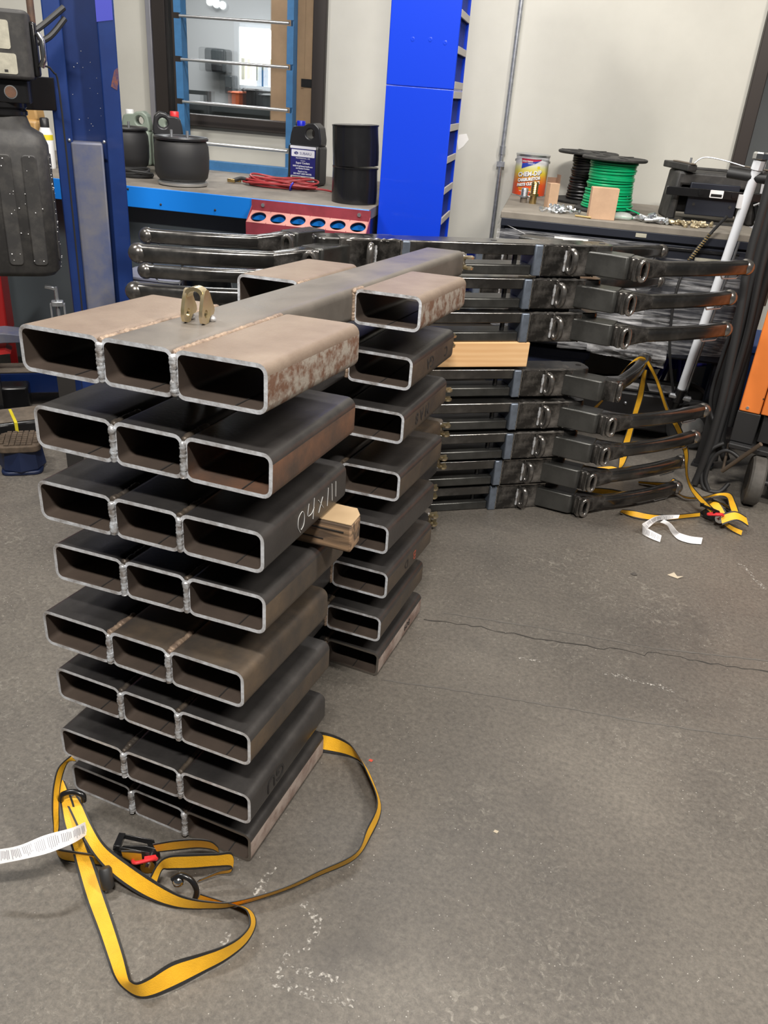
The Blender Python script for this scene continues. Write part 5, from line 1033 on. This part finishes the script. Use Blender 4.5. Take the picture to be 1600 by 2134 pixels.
# brass fittings
def fitting(u, v, h, r, m, label):
    t = thing('pipe_fitting', W(u, v, CZ), 0, label, 'fitting', 'brass fittings by the can')
    MB().lathe([(r*0.85, 0), (r*0.85, h*0.36)], 18).build('lower_thread', 'dust_top' if m == 'galv' else m, t); MB().lathe([(r*1.2, h*0.36), (r*1.2, h*0.46)], 6).build('hex_nut', m, t, smooth=20)
    b3 = MB(); pr = []
    for k in range(6): z = h*(0.47+0.085*k); pr += [(r*0.95, z), (r*0.80, z+h*0.075)]
    b3.lathe(pr+[(r*0.7, h)], 18).build('barb', m, t)
fitting(0.459, 3.10, 0.066, 0.019, 'galv', 'small dull pipe fitting standing before the can'); fitting(0.503, 3.09, 0.098, 0.020, 'brass', 'tall brass hose barb standing before the can')
# small cartons
t = thing('carton', W(0.588, 3.02, CZ), TH+math.radians(28), 'small upright cardboard box with its top flap open', 'box')
MB().box(-0.024, 0.024, -0.02, 0.02, 0, 0.105).build('body', 'carton', t, bevel=0.001); MB().box(-0.024, 0.024, 0.019, 0.0205, 0.105, 0.128).build('flap', 'carton_dark', t); MB().box(0.023, 0.0245, -0.015, 0.02, 0.105, 0.142).build('flap', 'carton_dark', t)
t = thing('carton', W(0.808, 2.745, CZ), TH+math.radians(8), 'closed plain cardboard box standing before the green wire reel', 'box')
MB().box(-0.057, 0.057, -0.022, 0.022, 0, 0.128).build('body', 'carton', t, bevel=0.0015); MB().box(-0.055, 0.055, -0.020, 0.020, 0.1281, 0.1288).build('lid_flap', 'carton', t); MB().box(-0.055, 0.055, -0.0004, 0.0004, 0.1286, 0.1292).build('lid_seam', 'carton_dark', t, smooth=0)
# wire reels
def reel(u, v, wm, label, scale=1.0, wraps=18, rw=0.098):
    t = thing('wire_reel', W(u, v, CZ), 0, label, 'wire reel', 'wire reels'); h = 0.235*scale; R = 0.147*scale
    for z, nm in ((0.0, 'lower_flange'), (h-0.014, 'upper_flange')):
        f = lathe_obj(nm, [(0.02, z+0.002), (R-0.006, z), (R, z+0.004), (R, z+0.011), (R-0.005, z+0.014), (R*0.55, z+0.013), (0.035, z+0.016), (0.02, z+0.016)], 'reel_black', t, 48)
        if z > 0:
            for k in range(6):
                a = PI*k/3; MB().box(0.04, R-0.012, -0.004, 0.004, z+0.012, z+0.0165, M=Matrix.Rotation(a, 4, 'Z')).build('flange_spoke', 'reel_black', f)
    lathe_obj('core', [(rw-0.012, 0.01), (rw-0.012, h-0.01)], 'wire_black', t, 36)
    n = wraps
    for k in range(n):
        z = 0.018+(h-0.036)*(k+0.5)/n; rr = rw*(1+0.16*(1-k/n)**3+0.02*math.sin(k*2.1)+0.05*(k/n)**4)
        dx, dy = 0.002*math.sin(k*1.7), 0.002*math.cos(k*2.3)
        pts = [(rr*math.cos(a)+dx, rr*math.sin(a)+dy, z+0.0025*math.sin(a+k*1.3)) for a in [2*PI*i/40 for i in range(40)]]
        MB().tube(pts, (h-0.036)/n*0.56, 8, closed=True).build('wire_turn', wm, t)
    return t
g = reel(0.845, 3.06, 'wire_green', 'black reel wound with bright green wire', 1.0, 20)
MB().tube(smooth_path([(0.09, -0.06, 0.03), (0.15, -0.09, 0.02), (0.19, -0.13, 0.006), (0.15, -0.20, 0.005), (0.06, -0.20, 0.004)], 8), 0.003, 6).build('wire_tail', 'wire_green', g)
reel(0.735, 3.38, 'wire_black', 'black reel wound with black wire behind the green reel', 1.0, 16, 0.062)
# loose hardware
def hardware(kind, n, u, v, su, sv, label, group, matn, zmax=0.02):
    if kind == 'bolt': me = MB().lathe([(0.0042, 0), (0.0042, 0.026)], 8).lathe([(0.0085, 0.026), (0.0085, 0.032)], 6).build('loose_bolt', matn, mesh_only=True)
    elif kind == 'sleeve': me = MB().lathe([(0.004, 0), (0.0075, 0), (0.0075, 0.034), (0.004, 0.034)], 10).build('loose_sleeve', matn, mesh_only=True)
    else: me = MB().lathe([(0.0075, 0), (0.0088, 0.003), (0.0088, 0.018), (0.006, 0.02), (0.006, 0.032)], 8).build('brass_fitting', matn, mesh_only=True)
    for k in range(n):
        a = random.uniform(0, 2*PI); rr = math.sqrt(random.random()); x = u+su*rr*math.cos(a); y = v+sv*rr*math.sin(a)
        z = CZ+0.009+zmax*(1-rr)*random.random()
        o = link(me.name.split('.')[0], me, None, W(x, y, z), (PI/2+random.uniform(-0.35, 0.35), random.uniform(-0.2, 0.2), random.uniform(0, 2*PI))); tag(o, label, 'hardware', group)
hardware('bolt', 46, 0.628, 2.86, 0.072, 0.075, 'small bright zinc bolt in the heap beside the plain carton', 'zinc bolts in a heap', 'zinc_white')
hardware('sleeve', 34, 1.035, 2.80, 0.072, 0.065, 'pale zinc sleeve in the heap right of the green wire reel', 'zinc sleeves in a heap', 'zinc_white', 0.03)
hardware('brass', 30, 1.20, 2.80, 0.098, 0.05, 'small brassy fitting in the row before the black bracket assembly', 'brass fittings in a heap', 'sleeve_tan', 0.015)
mat('bag_clear', (0.7, 0.75, 0.72), 0.2, alpha=0.4)
t = MB().ball((0, 0, 0.014), 0.045, 14, 0.4).build('plastic_bag', 'bag_clear', loc=W(0.905, 2.80, CZ), smooth=60); tag(t, 'small clear plastic bag of parts beside the plain carton', 'plastic bag')
t = MB().tube([(0, 0, 0.004), (0.07, -0.01, 0.004)], 0.004, 6).build('copper_strip', 'brass', loc=W(0.70, 2.735, CZ+0.001)); tag(t, 'short thin copper strip lying before the bolt heap', 'metal strip')
# black bracket assembly
t = thing('seat_bracket', W(1.295, 3.10, CZ), TH+math.radians(4), 'black steel bracket assembly with rails on top and a white barcode label', 'bracket')
MB().prism([(-0.19, 0.0), (-0.175, 0.205), (0.19, 0.205), (0.205, 0.0), (0.17, 0.0), (0.16, 0.15), (-0.15, 0.15), (-0.15, 0.0)], -0.10, 0.12, 'y').build('shell', 'dusty_black', t, bevel=0.01)
MB().box(-0.15, 0.16, 0.08, 0.10, 0.02, 0.16).build('back_plate', 'black_steel', t)
MB().box(-0.115, 0.10, -0.115, -0.10, 0.03, 0.165).build('face_plate', 'cab_navy', t, bevel=0.003)
for x, z in ((-0.085, 0.075), (0.075, 0.075)): MB().lathe([(0.007, -0.117), (0.007, -0.114)], 14, (x, 0, z), 'y').build('plate_hole', 'seam_dark', t)
bar = MB().prism(rrect(0.46, 0.036, 0.006, 2, 0.01, 0.125), -0.135, -0.117, 'y').build('cross_bar', 'black_steel', t, bevel=0.002)
for x in (-0.07, 0.075): MB().lathe([(0.011, -0.141), (0.011, -0.134)], 16, (x, 0, 0.125), 'y').build('bolt_head', 'black_steel', bar)
lb = flat_rect(bar, 'barcode_label', -0.03, 0.028, 0.110, 0.142, -0.1362, 'paper_white')
for k in range(12): flat_rect(lb, 'barcode_stripe', -0.024+0.004*k, -0.022+0.004*k, 0.114, 0.126, -0.1368, 'seam_dark')
for x, rz in ((-0.16, 0.25), (0.15, 0.35)):
    rl = MB().box(-0.022, 0.022, -0.13, 0.12, 0.0, 0.028).build('slide_rail', 'dusty_black', t, (x, 0, 0.208), (0, 0, rz), bevel=0.004)
    MB().box(-0.012, 0.012, -0.135, 0.05, 0.0281, 0.034).build('rail_cap', 'dust_top', rl, bevel=0.002); MB().tube([(0.0, -0.10, 0.03), (0.0, -0.10, 0.055)], 0.005, 8).build('rail_stud', 'galv', rl)
MB().tube(smooth_path([(-0.10, 0.02, 0.225), (-0.06, 0.02, 0.262), (0.02, 0.02, 0.26), (0.13, 0.02, 0.24)], 6), 0.003, 6).build('release_wire', 'galv', t)
MB().box(-0.12, 0.06, 0.0, 0.02, 0.21, 0.222).build('link_bar', 'dusty_black', t, bevel=0.003)
MB().box(-0.19, 0.10, -0.16, -0.10, 0.0, 0.006).build('foot_plate', 'dusty_black', t)
MB().tube([(0.185, -0.10, 0.10), (0.21, -0.12, 0.02)], 0.012, 8).build('lever', 'black_steel', t)

# ------------------------------------------------------------------ white-handled floor jack
mat('pole_white', (0.86, 0.89, 0.94), 0.35, 0.0)
jp = W(1.31, 2.66, 0.0)
t = thing('floor_jack', W(1.20, 2.86, 0), TH, 'black floor jack with two rubber wheels and a long white handle', 'floor jack')
def wl(u, v, z): return (u-1.20, v-2.86, z)
MB().prism([(-0.55, 0.06), (0.17, 0.05), (0.22, 0.10), (0.20, 0.20), (0.05, 0.235), (-0.25, 0.235), (-0.52, 0.15)], -0.13, 0.13, 'y').build('chassis', 'black_plastic', t, bevel=0.012)
MB().box(-0.20, 0.16, -0.11, 0.11, 0.236, 0.243).build('deck', 'dusty_black', t, bevel=0.002); MB().box(-0.02, 0.13, -0.10, 0.02, 0.2435, 0.2445).build('warning_label', 'paper_white', t, smooth=0); MB().box(-0.15, -0.06, -0.10, 0.0, 0.2435, 0.2445).build('warning_label', 'paper_white', t, smooth=0)
for x, z in ((-0.12, 0.18), (0.10, 0.17), (-0.35, 0.13)): MB().ball((x, -0.131, z), 0.008, 10).build('rivet', 'galv', t)
for x, y in ((0.20, -0.14), (0.20, 0.16)):
    w_ = MB().lathe([(0.06, -0.028), (0.105, -0.028), (0.118, -0.016), (0.118, 0.016), (0.105, 0.028), (0.06, 0.028)], 32, (0, 0, 0), 'y').build('wheel', 'black_rubber', t, (x, y, 0.118))
    MB().lathe([(0.02, -0.034), (0.045, -0.030), (0.062, -0.024), (0.062, 0.024), (0.02, 0.034)], 24, (0, 0, 0), 'y').build('hub', 'aluminium', w_)
for y in (-0.10, 0.10): MB().lathe([(0.05, -0.02), (0.06, -0.012), (0.06, 0.012), (0.05, 0.02)], 20, (0, 0, 0), 'y').build('front_wheel', 'black_rubber', t, (-0.47, y, 0.06))
pb, ptop = Vector(wl(1.300, 2.665, 0.27)), Vector(wl(1.352, 2.535, 1.245)); ax = ptop-pb
pole = MB().tube([pb, ptop], 0.0185, 20).build('handle_pole', 'pole_white', t)
MB().tube([pb+Vector((0.026, -0.004, 0.02)), pb+ax*0.72+Vector((0.026, -0.004, 0))], 0.005, 8).build('release_rod', 'galv', pole)
MB().tube([pb-ax*0.03, pb+ax*0.035], 0.028, 14).build('socket', 'black_steel', t); MB().tube([pb+Vector((-0.045, -0.01, 0.0)), pb+Vector((0.05, -0.01, -0.01))], 0.013, 10).build('clamp_bolt', 'galv', t); MB().tube([pb-ax*0.03, (0.10, -0.16, 0.20)], 0.016, 10).build('yoke', 'black_steel', t)
MB().tube([ptop, ptop+ax*0.035], 0.024, 8).build('knob_neck', 'pole_white', pole); MB().lathe([(0.028, 0.0), (0.031, 0.004), (0.031, 0.022), (0.027, 0.028)], 8, tuple(ptop+ax*0.036)).build('release_knob', 'chrome', pole, smooth=25)
gp = ptop-ax*0.03
MB().tube([gp+Vector((-0.09, 0.05, 0.005)), gp+Vector((0.11, -0.06, -0.005))], 0.0185, 14).build('cross_grip', 'black_rubber', pole)
MB().tube(smooth_path([gp+Vector((0.02, -0.02, -0.10)), gp+Vector((0.05, -0.03, -0.09)), gp+Vector((0.075, -0.03, -0.13))], 5), 0.004, 8).build('trigger', 'aluminium', pole); MB().box(-0.03, 0.0, -0.012, 0.012, -0.02, 0.03, M=Matrix.Translation(gp-ax*0.10)).build('cable_bracket', 'paper_white', pole)
sp = []
for k in range(90): a = k*2*PI/7; q = k/89; c3 = Vector(wl(1.255, 2.62, 0.985)).lerp(Vector(wl(1.195, 2.61, 0.875)), q); sp.append(c3+Vector((0.008*math.cos(a), 0.008*math.sin(a), 0)))
MB().tube(sp, 0.0024, 5).build('cable_spring', 'brass', t); MB().tube(smooth_path([wl(1.30, 2.60, 1.06), wl(1.255, 2.62, 0.985), wl(1.195, 2.61, 0.875), wl(1.17, 2.60, 0.72), wl(1.20, 2.62, 0.5), wl(1.27, 2.66, 0.28)], 6), 0.0062, 8).build('control_cable', 'black_rubber', t)

# ------------------------------------------------------------------ orange machine on wheels at the right edge, hoses
mat('machine_orange', (0.70, 0.19, 0.035), 0.5, var=0.06, scale=5); mat('machine_black', (0.018, 0.018, 0.019), 0.5)
mat('tyre_grey', (0.075, 0.07, 0.063), 0.8, var=0.2, scale=25); mat('pipe_brown', (0.10, 0.075, 0.055), 0.6)
MA = math.radians(-8)
t = thing('orange_machine', (1.018, 2.477, 0), MA, 'orange steel machine on grey wheels at the right edge of the picture', 'machine')
MB().box(0.0, 0.080, 0.0, 0.45, 0.367, 1.0).build('side_panel', 'machine_orange', t, bevel=0.004); MB().box(0.083, 0.6, 0.004, 0.45, 0.367, 1.0).build('front_panel', 'machine_orange', t, bevel=0.004)
MB().box(-0.003, 0.086, 0.002, 0.44, 0.235, 0.365).build('base_skirt', 'machine_black', t, bevel=0.003); MB().box(0.10, 0.6, 0.02, 0.43, 0.25, 0.36).build('base_tray', 'machine_black', t)
MB().lathe([(0.006, -0.003), (0.006, 0.001)], 12, (0.03, 0, 0.385), 'y').build('screw', 'galv', t)
MB().box(0.075, 0.080, -0.0008, 0.002, 0.43, 0.436).build('paint_scratch', 'seam_dark', t, smooth=0)
w_ = MB().lathe([(0.06, -0.028), (0.095, -0.028), (0.103, -0.020), (0.103, 0.020), (0.095, 0.028), (0.06, 0.028)], 36, (0, 0, 0), 'x').build('wheel', 'tyre_grey', t, (0.135, -0.03, 0.1035), (0, 0, math.radians(10)))
MB().lathe([(0.02, -0.032), (0.04, -0.029), (0.06, -0.024), (0.06, 0.024), (0.02, 0.032)], 24, (0, 0, 0), 'x').build('hub', 'machine_black', w_)
MB().lathe([(0.06, -0.028), (0.095, -0.028), (0.103, 0.0), (0.095, 0.028), (0.06, 0.028)], 36, (0, 0, 0), 'x').build('wheel', 'tyre_grey', t, (0.48, -0.03, 0.1035))
MB().box(0.0, 0.56, -0.03, 0.42, 0.212, 0.233).build('axle_frame', 'machine_black', t, bevel=0.004); MB().tube([(0.17, -0.03, 0.1035), (0.47, -0.03, 0.1035)], 0.012, 10).build('axle', 'machine_black', t); MB().box(0.19, 0.45, 0.0, 0.4, 0.06, 0.21).build('under_tank', 'machine_black', t, bevel=0.01)
MB().tube([(0.005, -0.012, 0.10), (0.12, -0.075, 0.275)], 0.009, 10).build('brace_pipe', 'pipe_brown', t); MB().tube([(0.0, 0.02, 0.215), (0.005, 0.0, 0.10)], 0.006, 10).build('brace_pipe', 'pipe_brown', t)
def hose(label, pts, r, m='black_rubber', name='black_hose'):
    o = MB().tube(smooth_path(pts, 8), r, 10).build(name, m); return tag(o, label, 'hose', 'black hoses at the right edge')
hose('thick black hose hanging nearest the bumper arms at the right', [(0.90, 2.48, 1.6), (0.905, 2.483, 1.14), (0.905, 2.483, 0.95), (0.93, 2.482, 0.69), (0.945, 2.481, 0.45), (0.948, 2.481, 0.325), (0.945, 2.482, 0.18), (0.938, 2.482, 0.07), (0.93, 2.48, 0.012)], 0.016)
hose('second black hose hanging right beside the thick one', [(0.95, 2.54, 1.6), (0.955, 2.54, 1.1), (0.96, 2.54, 0.9), (0.975, 2.54, 0.68), (0.975, 2.54, 0.45), (0.975, 2.54, 0.30), (0.97, 2.53, 0.15), (0.95, 2.52, 0.012)], 0.014)
hose('third black hose hanging close to the orange machine', [(1.0, 2.56, 1.6), (1.0, 2.56, 1.1), (0.99, 2.57, 0.9), (0.99, 2.58, 0.68), (0.985, 2.58, 0.5), (0.98, 2.58, 0.36), (0.99, 2.56, 0.2), (1.03, 2.55, 0.12)], 0.018)
hose('thin black hose curling back up beside the jack wheel', [(0.93, 2.69, 1.0), (0.925, 2.69, 0.7), (0.912, 2.683, 0.50), (0.91, 2.683, 0.36), (0.926, 2.683, 0.28), (0.95, 2.66, 0.245), (0.97, 2.62, 0.26)], 0.009)
hose('black cable loop lying on the floor left of the orange machine', [(1.0, 2.50, 0.21), (0.955, 2.49, 0.17), (0.945, 2.48, 0.08), (0.97, 2.46, 0.012), (1.03, 2.45, 0.010), (1.06, 2.47, 0.05)], 0.009)
hose('black cable arching up from the floor beside the machine wheel', [(0.99, 2.45, 0.010), (0.965, 2.46, 0.06), (0.975, 2.47, 0.15), (1.02, 2.46, 0.195), (1.08, 2.45, 0.17)], 0.008)
hose('fourth black hose, hanging behind the first two at the right', [(0.93, 2.60, 1.6), (0.935, 2.60, 1.1), (0.945, 2.60, 0.8), (0.955, 2.60, 0.5), (0.965, 2.59, 0.30), (0.985, 2.57, 0.10)], 0.017)
hose('fifth black hose, hanging against the dark upright post', [(0.975, 2.62, 1.6), (0.98, 2.62, 1.1), (0.985, 2.62, 0.8), (1.0, 2.62, 0.5), (1.01, 2.62, 0.25)], 0.019)
t = thing('hose_post', (0.935, 2.72, 0), MA, 'dark upright steel post behind the hoses at the right edge', 'post'); MB().box(-0.02, 0.05, 0, 0.05, 0, 2.2).build('post', 'machine_black', t, bevel=0.003); MB().box(-0.03, 0.06, -0.01, 0.06, 0, 0.012).build('foot', 'machine_black', t); MB().box(0.02, 0.09, -0.03, -0.01, 0.75, 1.05).build('rusty_bracket', 'pipe_brown', t)
t = thing('blue_upright', W(1.68, 3.50, 0), TH, 'blue steel upright with a grey board behind the jack handle', 'rack'); MB().box(-0.02, 0.05, 0, 0.06, 0, 1.26).build('upright', 'frame_blue', t, bevel=0.003); MB().box(-0.12, -0.02, 0.02, 0.03, 0.80, 1.16).build('board', 'label_grey', t); MB().box(-0.02, 0.4, 0, 0.04, 1.20, 1.26).build('cross_rail', 'frame_blue', t)
# ------------------------------------------------------------------ small litter on the floor
mat('leaf_pale', (0.42, 0.36, 0.27), 0.8); mat('bit_red', (0.5, 0.06, 0.03), 0.7)
t = MB().add([(-0.025, 0, 0.002), (-0.005, 0.012, 0.012), (0.008, 0.004, 0.004), (0.028, 0.008, 0.008), (0.01, -0.008, 0.002)], [(0, 1, 2), (0, 2, 4), (2, 3, 4)]).build('paper_scrap', 'leaf_pale', loc=(0.907, 1.64, 0)); tag(t, 'small pale crumpled scrap lying on the open floor', 'scrap')
t = MB().add([(-0.012, 0, 0.002), (0, 0.008, 0.01), (0.012, 0, 0.003), (0, -0.006, 0.002)], [(0, 1, 3), (1, 2, 3)]).build('dry_leaf', 'wood_dark', loc=(0.775, 1.585, 0)); tag(t, 'tiny dark leaf crumb beside the pale scrap on the floor', 'scrap')
for k, (x, y, m, lb) in enumerate([(0.292, 0.385, 'bit_red', 'tiny red crumb on the floor right of the strap'), (0.62, 0.31, 'leaf_pale', 'tiny pale chip in the middle of the open floor')]):
    t = MB().add([(-0.005, -0.002, 0.001), (0.004, -0.003, 0.001), (0.006, 0.003, 0.003), (-0.003, 0.004, 0.002)], [(0, 1, 2, 3)]).build('floor_chip', m, loc=(x, y, 0)); tag(t, lb, 'scrap')
